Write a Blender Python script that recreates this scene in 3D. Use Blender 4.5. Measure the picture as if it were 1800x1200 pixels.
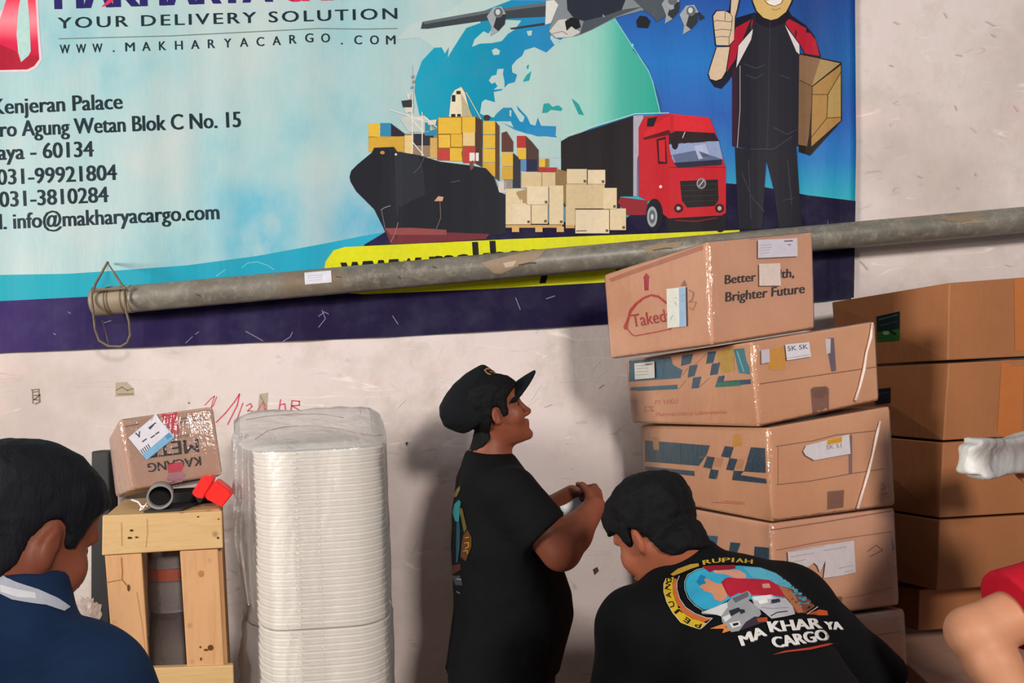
import bpy, bmesh, math, random
import numpy as np
from mathutils import Vector, Matrix, noise as mnoise
from mathutils.bvhtree import BVHTree
from mathutils.geometry import tessellate_polygon

for o in list(bpy.data.objects):
    bpy.data.objects.remove(o, do_unlink=True)
SC = bpy.context.scene
COL = SC.collection
R = math.radians
random.seed(4)

# ------------------------------------------------------------------ camera
F = 1375.0                      # focal length in pixels of the 1800 x 1200 frame
CAM_Z = 1.55
cam_d = bpy.data.cameras.new('camera')
cam = bpy.data.objects.new('camera', cam_d)
COL.objects.link(cam)
CAMROT = Matrix.Rotation(R(-2.7), 3, 'Z') @ Matrix.Rotation(R(90 + 3.4), 3, 'X') @ Matrix.Rotation(R(-2.7), 3, 'Z')
CAMLOC = Vector((0, 0, CAM_Z))
cam.matrix_world = Matrix.Translation(CAMLOC) @ CAMROT.to_4x4()
cam_d.sensor_width = 36
cam_d.lens = F / 1800 * 36
cam_d.clip_start = 0.05
SC.camera = cam

# ------------------------------------------------------------------ world, lights, exposure
SC.view_settings.view_transform = 'Standard'
SC.view_settings.look = 'None'
SC.view_settings.gamma = 1
SC.view_settings.exposure = 0.0
wd = bpy.data.worlds.new('world')
SC.world = wd
wd.use_nodes = True
wd.node_tree.nodes['Background'].inputs[0].default_value = (0.80, 0.90, 1.0, 1)
wd.node_tree.nodes['Background'].inputs[1].default_value = 0.22


def area(name, loc, target, sx, sy, power, col):
    l = bpy.data.lights.new(name, 'AREA')
    l.shape = 'RECTANGLE'
    l.size, l.size_y = sx, sy
    l.energy = power
    l.color = col
    o = bpy.data.objects.new(name, l)
    COL.objects.link(o)
    o.location = loc
    o.rotation_euler = (Vector(target) - Vector(loc)).to_track_quat('-Z', 'Y').to_euler()
    return o


WALL_Y = 2.95
# a bright lamp up behind the camera on its right, and daylight from the open loading door behind on the left
area('loading_bay_lamp', (2.15, -4.6, 3.75), (0.0, WALL_Y, 1.6), 0.9, 0.9, 400, (1.0, 0.92, 0.86))
area('loading_door_daylight', (-5.7, -1.5, 2.45), (0.6, WALL_Y, 1.8), 1.8, 1.6, 480, (1.0, 0.93, 0.87))


# ------------------------------------------------------------------ pixel -> place
def ray(px, py):
    return CAMROT @ Vector(((px - 900) / F, (600 - py) / F, -1.0))


def at(px, py, Y):
    d = ray(px, py)
    return CAMLOC + d * (Y / d.y)


def mpp(Y):
    return Y / F


class Plane:
    """A flat surface in the place; maps a point of the photograph onto it."""

    def __init__(s, a, b, c, off=0.0):
        s.n = (b - a).cross(c - a).normalized()
        if s.n.dot(CAMLOC - a) < 0:
            s.n = -s.n
        s.a = a
        s.off = off

    def __call__(s, px, py, lift=0.0):
        d = ray(px, py)
        o = s.a + s.n * (s.off + lift)
        t = (o - CAMLOC).dot(s.n) / d.dot(s.n)
        return CAMLOC + d * t


class Surf:
    """A curved surface (a shirt) hit along the line of sight."""

    def __init__(s, bvh, fallback):
        s.b = bvh
        s.f = fallback

    def __call__(s, px, py, lift=0.0):
        d = ray(px, py).normalized()
        h, n, i, dist = s.b.ray_cast(CAMLOC, d)
        if h is None:
            return None
        if n.dot(d) > 0:
            n = -n
        return h + n * (0.001 + lift)


# ------------------------------------------------------------------ materials
def srgb(c):
    if isinstance(c, str):
        c = c.lstrip('#')
        c = tuple(int(c[i:i + 2], 16) for i in (0, 2, 4))
    f = lambda v: v / 12.92 if v <= 0.04045 else ((v + 0.055) / 1.055) ** 2.4
    return tuple(f(v / 255.0) for v in c) + (1.0,)


class N:
    def __init__(s, name):
        s.m = bpy.data.materials.new(name)
        s.m.use_nodes = True
        s.t = s.m.node_tree
        s.b = s.t.nodes['Principled BSDF']
        s.out = s.t.nodes['Material Output']
        s._tc = None

    def new(s, typ, **kw):
        n = s.t.nodes.new(typ)
        for k, v in kw.items():
            setattr(n, k, v)
        return n

    def link(s, a, b):
        s.t.links.new(a, b)

    def coord(s, kind='Object'):
        if s._tc is None:
            s._tc = s.new('ShaderNodeTexCoord')
        return s._tc.outputs[kind]

    def noise(s, scale, detail=4, rough=0.6, stretch=None, kind='Object', dist=0.0):
        n = s.new('ShaderNodeTexNoise')
        n.inputs['Scale'].default_value = scale
        n.inputs['Detail'].default_value = detail
        n.inputs['Roughness'].default_value = rough
        n.inputs['Distortion'].default_value = dist
        if stretch:
            mp = s.new('ShaderNodeMapping')
            mp.inputs['Scale'].default_value = stretch
            s.link(s.coord(kind), mp.inputs[0])
            s.link(mp.outputs[0], n.inputs['Vector'])
        else:
            s.link(s.coord(kind), n.inputs['Vector'])
        return n.outputs['Fac']

    def ramp(s, fac, stops, interp='LINEAR'):
        n = s.new('ShaderNodeValToRGB')
        n.color_ramp.interpolation = interp
        while len(n.color_ramp.elements) < len(stops):
            n.color_ramp.elements.new(0.5)
        for e, (p, c) in zip(n.color_ramp.elements, stops):
            e.position = p
            e.color = c if len(c) == 4 else srgb(c)
        s.link(fac, n.inputs[0])
        return n.outputs[0]

    def mix(s, fac, a, b, mode='MIX'):
        n = s.new('ShaderNodeMix', data_type='RGBA', blend_type=mode)
        for sock, v in ((n.inputs[0], fac), (n.inputs[6], a), (n.inputs[7], b)):
            if isinstance(v, bpy.types.NodeSocket):
                s.link(v, sock)
            else:
                sock.default_value = v
        return n.outputs[2]

    def bump(s, h, strength=0.2, dist=0.01, prev=None):
        n = s.new('ShaderNodeBump')
        n.inputs['Strength'].default_value = strength
        n.inputs['Distance'].default_value = dist
        s.link(h, n.inputs['Height'])
        if prev is not None:
            s.link(prev, n.inputs['Normal'])
        return n.outputs[0]

    def set(s, col=None, rough=None, normal=None, **kw):
        if col is not None:
            if isinstance(col, bpy.types.NodeSocket):
                s.link(col, s.b.inputs['Base Color'])
            else:
                s.b.inputs['Base Color'].default_value = col
        if rough is not None:
            if isinstance(rough, bpy.types.NodeSocket):
                s.link(rough, s.b.inputs['Roughness'])
            else:
                s.b.inputs['Roughness'].default_value = rough
        if normal is not None:
            s.link(normal, s.b.inputs['Normal'])
        for k, v in kw.items():
            s.b.inputs[k.replace('_', ' ')].default_value = v
        return s.m


def g1(v):
    return (v, v, v, 1)


_ink = {}


def ink(c, rough=0.5):
    """Printed colour: flat with a faint grain."""
    k = (c, rough)
    if k not in _ink:
        n = N('ink_' + c.strip('#'))
        base = srgb(c)
        nz = n.noise(60, 3)
        col = n.mix(nz, tuple(min(1, v * 0.74) for v in base[:3]) + (1,), tuple(min(1, v * 0.98) for v in base[:3]) + (1,))
        _ink[k] = n.set(col, rough, Specular_IOR_Level=0.10)
    return _ink[k]


def mottled(name, c1, c2, scale=8, rough=0.8, bump=0.1, bscale=60, stretch=None, detail=5):
    n = N(name)
    f = n.noise(scale, detail, 0.6, stretch)
    col = n.ramp(f, [(0.3, srgb(c1)), (0.7, srgb(c2))])
    nb = n.bump(n.noise(bscale, 4, 0.6, stretch), bump, 0.004)
    return n.set(col, rough, nb)


# plaster wall: warm white with pinkish blotches, grey grime and fine scratches
def make_wall_mat():
    n = N('plaster_wall')
    big = n.noise(1.1, 5, 0.62)
    col = n.ramp(big, [(0.30, srgb('#b5a8a2')), (0.5, srgb('#cbbfba')), (0.72, srgb('#d3c7c5'))])
    mid = n.noise(5.0, 6, 0.7)
    g = n.ramp(mid, [(0.50, g1(0)), (0.75, g1(1))])
    col = n.mix(g, col, srgb('#b7aba1'))
    pink = n.ramp(n.noise(3.1, 4, 0.6, (1, 1, 1.7)), [(0.55, g1(0)), (0.75, g1(1))])
    pk = n.new('ShaderNodeMath', operation='MULTIPLY')
    n.link(pink, pk.inputs[0])
    pk.inputs[1].default_value = 0.35
    col = n.mix(pk.outputs[0], col, srgb('#d9b3ad'))
    # scratches: thin bright/dark veins
    for rot, sc, c, amt in ((0.5, 2.6, '#efe6df', 0.5), (-0.7, 3.7, '#7d7068', 0.45)):
        mp = n.new('ShaderNodeMapping')
        mp.inputs['Rotation'].default_value = (0, rot, 0)
        mp.inputs['Scale'].default_value = (0.6, 1, 3.2)
        n.link(n.coord(), mp.inputs[0])
        z = n.new('ShaderNodeTexNoise')
        z.inputs['Scale'].default_value = sc
        z.inputs['Detail'].default_value = 2
        z.inputs['Distortion'].default_value = 0.8
        n.link(mp.outputs[0], z.inputs[0])
        line = n.ramp(z.outputs[0], [(0.488, g1(0)), (0.5, g1(amt)), (0.512, g1(0))])
        gate = n.ramp(n.noise(4.0 + sc, 2), [(0.56, g1(0)), (0.66, g1(1))])
        mm = n.new('ShaderNodeMath', operation='MULTIPLY')
        n.link(line, mm.inputs[0])
        n.link(gate, mm.inputs[1])
        col = n.mix(mm.outputs[0], col, srgb(c))
    nb = n.bump(n.noise(9, 6, 0.6), 0.25, 0.02)
    nb = n.bump(n.noise(90, 3), 0.12, 0.004, nb)
    return n.set(col, 0.75, nb)


M = {}
M['wall'] = make_wall_mat()
M['floor'] = mottled('concrete_floor', '#3c3936', '#55504b', 3, 0.8)


def cardboard(name, c1, c2, rough=0.75):
    n = N(name)
    f = n.noise(3.5, 5, 0.6)
    col = n.ramp(f, [(0.3, srgb(c1)), (0.7, srgb(c2))])
    fib = n.ramp(n.noise(40, 3, 0.5, (1, 1, 9)), [(0.4, g1(0)), (0.7, g1(0.22))])
    col = n.mix(fib, col, srgb(c1))
    flute = n.noise(26, 2, 0.5, (4, 4, 0.15))
    nb = n.bump(flute, 0.12, 0.004)
    nb = n.bump(n.noise(7, 3), 0.12, 0.02, nb)
    return n.set(col, rough, nb)


M['card_tan'] = cardboard('tan_cardboard', '#c08a68', '#cf9b7a')
M['card_orange'] = cardboard('orange_tan_cardboard', '#bf8862', '#d09a72')
M['card_brown'] = cardboard('brown_cardboard', '#8f5932', '#a0663a', 0.66)
M['card_pale'] = cardboard('pale_cardboard', '#ad8772', '#bd9680')
M['card_edge'] = mottled('carton_edge', '#c9a183', '#d6b293', 10, 0.8)


def film(name, trans=0.86, rough=0.18, tint=(1, 1, 1, 1), wr=16, strength=0.5, haze=0.0, stretch=(1, 1, 0.35)):
    n = N(name)
    t = n.t
    tr = n.new('ShaderNodeBsdfTransparent')
    tr.inputs[0].default_value = tint
    gl = n.new('ShaderNodeBsdfGlossy')
    gl.inputs['Roughness'].default_value = rough
    w1 = n.noise(wr, 4, 0.65, stretch, dist=0.6)
    w2 = n.noise(wr * 3.1, 3, 0.6, (1, 1, 1.6))
    nb = n.bump(w1, strength, 0.03)
    nb = n.bump(w2, strength * 0.6, 0.01, nb)
    n.link(nb, gl.inputs['Normal'])
    lw = n.new('ShaderNodeLayerWeight')
    lw.inputs['Blend'].default_value = 0.25
    n.link(nb, lw.inputs['Normal'])
    mr = n.new('ShaderNodeMapRange')
    mr.inputs['To Min'].default_value = 1 - trans
    mr.inputs['To Max'].default_value = 0.75
    n.link(lw.outputs['Fresnel'], mr.inputs['Value'])
    ms = n.new('ShaderNodeMixShader')
    n.link(mr.outputs[0], ms.inputs[0])
    n.link(tr.outputs[0], ms.inputs[1])
    n.link(gl.outputs[0], ms.inputs[2])
    last = ms.outputs[0]
    if haze > 0:
        df = n.new('ShaderNodeBsdfDiffuse')
        df.inputs[0].default_value = (0.93, 0.91, 0.90, 1)
        n.link(nb, df.inputs['Normal'])
        tl = n.new('ShaderNodeBsdfTranslucent')
        tl.inputs[0].default_value = (0.93, 0.91, 0.90, 1)
        ad = n.new('ShaderNodeMixShader')
        n.link(df.outputs[0], ad.inputs[1])
        n.link(tl.outputs[0], ad.inputs[2])
        m2 = n.new('ShaderNodeMixShader')
        m2.inputs[0].default_value = haze
        n.link(last, m2.inputs[1])
        n.link(ad.outputs[0], m2.inputs[2])
        last = m2.outputs[0]
    n.link(last, n.out.inputs['Surface'])
    n.t.nodes.remove(n.b)
    return n.m


M['film'] = film('stretch_film', 0.94, 0.17, haze=0.045, strength=0.3)
M['bag'] = film('poly_bag', 0.955, 0.26, haze=0.13, wr=8, strength=0.38)
M['bagtop'] = film('poly_bag_top', 0.93, 0.24, haze=0.42, wr=10, strength=0.6, stretch=(1, 1, 1))
M['bagloose'] = film('loose_poly_bag', 0.86, 0.2, haze=0.32, wr=14, strength=0.9)


def wood(name, c1, c2, stretch):
    n = N(name)
    f = n.noise(7, 6, 0.65, stretch, dist=0.7)
    col = n.ramp(f, [(0.25, srgb(c1)), (0.5, srgb(c2)), (0.75, srgb(c1))])
    k = n.new('ShaderNodeTexVoronoi')
    k.inputs['Scale'].default_value = 9
    n.link(n.coord(), k.inputs['Vector'])
    kn = n.ramp(k.outputs['Distance'], [(0.04, g1(0.75)), (0.12, g1(0))])
    col = n.mix(kn, col, srgb('#5c3a22'))
    gr = n.ramp(n.noise(2.2, 3), [(0.5, g1(0)), (0.7, g1(0.35))])
    col = n.mix(gr, col, srgb('#b98a62'))
    nb = n.bump(n.noise(22, 4, 0.6, stretch), 0.25, 0.004)
    return n.set(col, 0.7, nb)


M['wood_v'] = wood('pine_board_upright', '#bd8a5b', '#cb9b6c', (5, 5, 0.5))
M['wood_h'] = wood('pine_board_level', '#bd9560', '#cba873', (0.5, 5, 5))


def make_pipe_mat():
    n = N('weathered_grey_pipe')
    f = n.noise(5, 6, 0.7, (1, 2, 2))
    col = n.ramp(f, [(0.3, srgb('#57534a')), (0.55, srgb('#6f6b61')), (0.75, srgb('#847e72'))])
    sp = n.ramp(n.noise(30, 4, 0.7), [(0.5, g1(0)), (0.68, g1(0.5))])
    col = n.mix(sp, col, srgb('#979182'))
    d = n.ramp(n.noise(2.0, 3, 0.6), [(0.58, g1(0)), (0.66, g1(0.7))])
    col = n.mix(d, col, srgb('#75634f'))
    nb = n.bump(n.noise(40, 4), 0.2, 0.004)
    return n.set(col, 0.42, nb)


M['pipe'] = make_pipe_mat()
M['wire'] = mottled('rusty_wire', '#4e4437', '#7a6c58', 20, 0.6)
M['white_paper'] = mottled('white_label_paper', '#dcd9dc', '#e9e7ea', 12, 0.5, 0.05)
M['foam'] = None


def make_foam():
    n = N('white_foam')
    f = n.noise(18, 3)
    col = n.ramp(f, [(0.3, srgb('#e2dcd3')), (0.7, srgb('#ede8e0'))])
    return n.set(col, 0.55, Subsurface_Weight=0.0)


M['foam'] = make_foam()
M['black_plastic'] = mottled('black_plastic', '#141517', '#1e1f21', 10, 0.55)
M['grey_pvc'] = mottled('grey_pvc', '#7d7c7a', '#96938f', 12, 0.4)
M['dark_hole'] = mottled('hole_shade', '#0c0c0c', '#121212', 10, 0.9)  # near-black that paints the shade inside hollow parts
M['red_plastic'] = mottled('red_plastic', '#e2150f', '#ee2317', 8, 0.4, 0.03)
M['red_tape'] = mottled('red_tape', '#b81f36', '#cb3047', 8, 0.35, 0.08)
M['teal'] = '#1d6a80'


def cloth(name, c1, c2, rough=0.85, weave=420, fold=0.25):
    n = N(name)
    f = n.noise(6, 4)
    col = n.ramp(f, [(0.3, srgb(c1)), (0.7, srgb(c2))])
    nb = n.bump(n.noise(7.5, 3, 0.5, dist=1.2), fold, 0.03)
    nb = n.bump(n.noise(weave, 2), 0.08, 0.001, nb)
    n.b.inputs['Sheen Weight'].default_value = 0.0
    return n.set(col, rough, nb, Specular_IOR_Level=0.15)


M['black_cotton'] = cloth('black_cotton', '#08090b', '#0c0d10')
M['cap_cloth'] = cloth('black_cap_cloth', '#0d0f12', '#14171b', fold=0.35)
M['navy_cotton'] = cloth('navy_cotton', '#12253f', '#1a3050')
M['red_cotton'] = cloth('red_cotton', '#a50f22', '#b8172b')
M['trouser_dark'] = cloth('dark_trouser_cloth', '#14151a', '#1b1d22')
M['trouser_blue'] = cloth('denim', '#1d2a40', '#26354d')
M['shoe'] = mottled('shoe_rubber', '#1a1a1a', '#2a2a2a', 10, 0.6)


def skin(name, c1, c2):
    n = N(name)
    f = n.noise(14, 5, 0.6)
    col = n.ramp(f, [(0.3, srgb(c1)), (0.7, srgb(c2))])
    nb = n.bump(n.noise(160, 3), 0.10, 0.002)
    n.b.inputs['Subsurface Weight'].default_value = 0.08
    n.b.inputs['Subsurface Radius'].default_value = (0.6, 0.25, 0.15)
    n.b.inputs['Subsurface Scale'].default_value = 0.01
    return n.set(col, 0.5, nb, Specular_IOR_Level=0.25)


M['skin_dark'] = skin('brown_skin', '#7a4330', '#864c37')
M['skin_mid'] = skin('warm_brown_skin', '#96543a', '#a35f44')
M['skin_tan'] = skin('tan_skin', '#b98060', '#c58d6c')


def hair_mat(name, c1, c2):
    n = N(name)
    f = n.noise(30, 4, 0.7, (1.6, 1.6, 0.4))
    col = n.ramp(f, [(0.3, srgb(c1)), (0.7, srgb(c2))])
    nb = n.bump(n.noise(90, 4, 0.7, (1.5, 1.5, 0.3)), 0.6, 0.006)
    return n.set(col, 0.7, nb, Specular_IOR_Level=0.15)


M['hair'] = hair_mat('black_hair', '#08080a', '#121215')
M['hair_soft'] = hair_mat('soft_black_hair', '#0f1015', '#191a21')


# ------------------------------------------------------------------ objects
def origin(o):
    v = Vector((0, 0, 0))
    while o is not None:
        v = v + o.location
        o = o.parent
    return v


def tag(o, label=None, cat=None, group=None, kind=None):
    if label: o['label'] = label
    if cat: o['category'] = cat
    if group: o['group'] = group
    if kind: o['kind'] = kind
    return o


def thing(name, loc, label, cat, group=None):
    o = bpy.data.objects.new(name, None)
    o.empty_display_size = 0.05
    COL.objects.link(o)
    o.location = loc
    return tag(o, label, cat, group)


def mesh_obj(name, verts, faces, mats, parent=None, loc=None, smooth=False, mi=None, uv=None, label=None):
    """verts in place coordinates; loc: origin of a top-level mesh."""
    off = origin(parent) if parent is not None else Vector(loc if loc is not None else (0, 0, 0))
    V = np.array([tuple(v) for v in verts], dtype=np.float64).reshape(-1, 3) - np.array(off)
    me = bpy.data.meshes.new(name)
    me.from_pydata(V.tolist(), [], [tuple(int(i) for i in f) for f in faces])
    if not isinstance(mats, (list, tuple)):
        mats = [mats]
    for m in mats:
        me.materials.append(m)
    if mi is not None:
        me.polygons.foreach_set('material_index', np.array(mi, dtype=np.int32))
    if smooth:
        me.polygons.foreach_set('use_smooth', np.ones(len(me.polygons), dtype=bool))
    if uv is not None:
        l = me.uv_layers.new(name='UVMap')
        li = np.zeros(len(me.loops), dtype=np.int32)
        me.loops.foreach_get('vertex_index', li)
        l.data.foreach_set('uv', np.array(uv, dtype=np.float32)[li].ravel())
    me.update()
    o = bpy.data.objects.new(name, me)
    COL.objects.link(o)
    if parent is not None:
        o.parent = parent
    elif loc is not None:
        o.location = loc
    if label: o['label'] = label
    return o


def from_bm(name, bm, mats, parent=None, loc=None, smooth=False, label=None):
    bm.normal_update()
    bm.verts.index_update()
    vs = [v.co.copy() for v in bm.verts]
    fs = [[v.index for v in f.verts] for f in bm.faces]
    mi = [f.material_index for f in bm.faces]
    sm = [f.smooth for f in bm.faces]
    o = mesh_obj(name, vs, fs, mats, parent, loc, False, mi, None, label)
    o.data.polygons.foreach_set('use_smooth', np.array([True] * len(fs) if smooth else sm, dtype=bool))
    bm.free()
    return o


HEX = [(0, 3, 2, 1), (4, 5, 6, 7), (0, 1, 5, 4), (1, 2, 6, 5), (2, 3, 7, 6), (3, 0, 4, 7)]


def hexa(bm, c, bevel=0.0, mi=0, segs=2):
    """c: 4 bottom corners then 4 top corners."""
    b2 = bmesh.new()
    vs = [b2.verts.new(p) for p in c]
    for f in HEX:
        b2.faces.new([vs[i] for i in f])
    bmesh.ops.recalc_face_normals(b2, faces=b2.faces[:])
    if bevel > 0:
        bmesh.ops.bevel(b2, geom=b2.edges[:], offset=bevel, segments=segs, affect='EDGES', profile=0.5)
    for f in b2.faces:
        f.material_index = mi
    me = bpy.data.meshes.new('tmp')
    b2.to_mesh(me)
    b2.free()
    bm.from_mesh(me)
    bpy.data.meshes.remove(me)


def box_corners(c, sx, sy, sz, rot=None):
    rot = rot or Matrix.Identity(3)
    c = Vector(c)
    out = []
    for z in (-1, 1):
        for x, y in ((-1, -1), (1, -1), (1, 1), (-1, 1)):
            out.append(c + rot @ Vector((x * sx / 2, y * sy / 2, z * sz / 2)))
    return out


def tube_bm(bm, pts, r, n=10, cap=True, closed=False, mi=0):
    pts = [Vector(p) for p in pts]
    rs = r if isinstance(r, (list, tuple)) else [r] * len(pts)
    rings = []
    up = Vector((0, 0, 1))
    prev = None
    L = len(pts)
    for i, p in enumerate(pts):
        a = pts[(i - 1) % L] if (i > 0 or closed) else p
        b = pts[(i + 1) % L] if (i < L - 1 or closed) else p
        t = (b - a).normalized()
        if prev is None:
            u = t.cross(up)
            if u.length < 1e-3:
                u = t.cross(Vector((1, 0, 0)))
            u.normalize()
        else:
            u = (prev - t * prev.dot(t)).normalized()
        prev = u
        w = t.cross(u)
        rings.append([bm.verts.new(p + (u * math.cos(k * 2 * math.pi / n) + w * math.sin(k * 2 * math.pi / n)) * rs[i]) for k in range(n)])
    m = L if closed else L - 1
    for i in range(m):
        A, B = rings[i], rings[(i + 1) % L]
        for k in range(n):
            f = bm.faces.new((A[k], A[(k + 1) % n], B[(k + 1) % n], B[k]))
            f.smooth = True
            f.material_index = mi
    if cap and not closed:
        for rg, s in ((rings[0], 1), (rings[-1], -1)):
            f = bm.faces.new(rg[::s])
            f.material_index = mi
    return rings


# ------------------------------------------------------------------ flat print (polygons traced in the photograph's frame)
def tri2d(poly):
    return tessellate_polygon([[Vector((p[0], p[1], 0)) for p in poly]])


class Art:
    """Ink polygons laid on a surface. add() takes photo points; build() lays them on the surface `proj`."""

    def __init__(s):
        s.items = []          # (list of tris [(p,p,p)], colour, layer)

    def add(s, poly, col, layer=None):
        layer = len(s.items) if layer is None else layer
        tris = [tuple(poly[i] for i in t) for t in tri2d(poly)]
        s.items.append((tris, col, layer))
        return s

    def tris(s, tris, col, layer=None):
        s.items.append((tris, col, len(s.items) if layer is None else layer))
        return s

    def rect(s, x0, y0, x1, y1, col, layer=None):
        return s.add([(x0, y0), (x1, y0), (x1, y1), (x0, y1)], col, layer)

    def ell(s, cx, cy, rx, ry, col, layer=None, n=28, rot=0):
        c, q = math.cos(rot), math.sin(rot)
        P = []
        for k in range(n):
            a, b = rx * math.cos(2 * math.pi * k / n), ry * math.sin(2 * math.pi * k / n)
            P.append((cx + a * c - b * q, cy + a * q + b * c))
        return s.add(P, col, layer)

    def line(s, pts, w, col, layer=None):
        tr = []
        for (a, b) in zip(pts, pts[1:]):
            dx, dy = b[0] - a[0], b[1] - a[1]
            L = math.hypot(dx, dy) or 1
            ex, ey = dx / L * w * 0.25, dy / L * w * 0.25
            nx, ny = -dy / L * w / 2, dx / L * w / 2
            q = [(a[0] + nx - ex, a[1] + ny - ey), (b[0] + nx + ex, b[1] + ny + ey), (b[0] - nx + ex, b[1] - ny + ey), (a[0] - nx - ex, a[1] - ny - ey)]
            tr += [(q[0], q[1], q[2]), (q[0], q[2], q[3])]
        return s.tris(tr, col, layer)

    def build(s, name, proj, parent, dice=None, step=0.00012, base=0.0006, rough=0.5, label=None, diceu=None):
        bm = bmesh.new()
        mats, idx = [], {}
        lay = bm.verts.layers.float.new('lay')
        for tris, col, layer in s.items:
            if col not in idx:
                idx[col] = len(mats)
                mats.append(M[col] if col in M and not isinstance(M[col], str) else ink(col, rough))
            cache = {}
            for t in tris:
                vs = []
                for p in t:
                    k = (round(p[0], 2), round(p[1], 2))
                    if k not in cache:
                        cache[k] = bm.verts.new((p[0], p[1], 0))
                        cache[k][lay] = layer
                    vs.append(cache[k])
                if len(set(vs)) < 3:
                    continue
                try:
                    f = bm.faces.new(vs)
                    f.material_index = idx[col]
                except ValueError:
                    pass
        if dice is None and diceu is None and getattr(proj, 'dice', None):
            dice = diceu = proj.dice
        for d, axis in ((dice, 0), (diceu, 1)):
            if d:
                lo = min(v.co[axis] for v in bm.verts)
                hi = max(v.co[axis] for v in bm.verts)
                x = math.floor(lo / d) * d + d
                while x < hi:
                    co = [0, 0, 0]; no = [0, 0, 0]
                    co[axis] = x; no[axis] = 1
                    bmesh.ops.bisect_plane(bm, geom=bm.verts[:] + bm.edges[:] + bm.faces[:], dist=1e-4, plane_co=co, plane_no=no)
                    x += d
        bm.verts.index_update()
        pos, uv, bad = [], [], set()
        for v in bm.verts:
            q = proj(v.co.x, v.co.y, base + step * v[lay])
            if q is None:
                bad.add(v.index)
                q = Vector((0, 0, 0))
            pos.append(q)
            uv.append((v.co.x / 1800, v.co.y / 1200))
        fs, mi = [], []
        for f in bm.faces:
            ids = [v.index for v in f.verts]
            if any(i in bad for i in ids):
                continue
            n = (pos[ids[1]] - pos[ids[0]]).cross(pos[ids[2]] - pos[ids[0]])
            if n.dot(CAMLOC - pos[ids[0]]) < 0:
                ids = ids[::-1]
            fs.append(ids); mi.append(f.material_index)
        bm.free()
        used = sorted({i for f in fs for i in f})
        rm = {i: k for k, i in enumerate(used)}
        return mesh_obj(name, [pos[i] for i in used], [[rm[i] for i in f] for f in fs], mats, parent, None, False, mi, [uv[i] for i in used], label)


_cap = []


def cap_height():
    if not _cap:
        cu = bpy.data.curves.new('t', 'FONT')
        cu.body = 'H'
        ob = bpy.data.objects.new('t', cu)
        COL.objects.link(ob)
        me = bpy.data.meshes.new_from_object(ob.evaluated_get(bpy.context.evaluated_depsgraph_get()))
        _cap.append(max(v.co.y for v in me.vertices))
        bpy.data.objects.remove(ob, do_unlink=True)
        bpy.data.meshes.remove(me)
    return _cap[0]


def heavy(s, p0, p1, h, d=1.2, n=3, **kw):
    """A bold line of text: the same letters struck n times over a width d."""
    out = []
    for k in range(n):
        o = d * (k / (n - 1) - 0.5)
        out += text_tris(s, (p0[0] + o, p0[1]), (p1[0] + o, p1[1]), h, **kw)
    return out


def text_tris(s, p0, p1, h, bold=0.0, shear=0.0, spacing=1.0, rot=0.0, up=None):
    """Triangles of a line of text, its ink running exactly from p0 to p1 (photo points on the baseline), capitals h tall."""
    cu = bpy.data.curves.new('t', 'FONT')
    cu.body = s
    cu.size = 1.0
    cu.space_character = spacing
    cu.offset = bold
    cu.shear = shear
    cu.resolution_u = 3
    ob = bpy.data.objects.new('t', cu)
    COL.objects.link(ob)
    dg = bpy.context.evaluated_depsgraph_get()
    me = bpy.data.meshes.new_from_object(ob.evaluated_get(dg))
    bpy.data.objects.remove(ob, do_unlink=True)
    bpy.data.curves.remove(cu)
    me.calc_loop_triangles()
    V = [v.co.copy() for v in me.vertices]
    x0, x1 = min(v.x for v in V), max(v.x for v in V)
    CAP = cap_height()
    ux, uy = (p1[0] - p0[0]) / (x1 - x0), (p1[1] - p0[1]) / (x1 - x0)
    if up is None:
        L = math.hypot(p1[0] - p0[0], p1[1] - p0[1])
        up = ((p1[1] - p0[1]) / L, -(p1[0] - p0[0]) / L)
    k = h / CAP
    out = []
    mp = lambda v: (p0[0] + (v.x - x0) * ux + up[0] * v.y * k, p0[1] + (v.x - x0) * uy + up[1] * v.y * k)
    for t in me.loop_triangles:
        out.append(tuple(mp(V[i]) for i in t.vertices))
    bpy.data.meshes.remove(me)
    return out


# ------------------------------------------------------------------ implicit bodies (distance field -> one continuous surface)
def nrm(v):
    return np.array(Vector(v).normalized())


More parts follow.
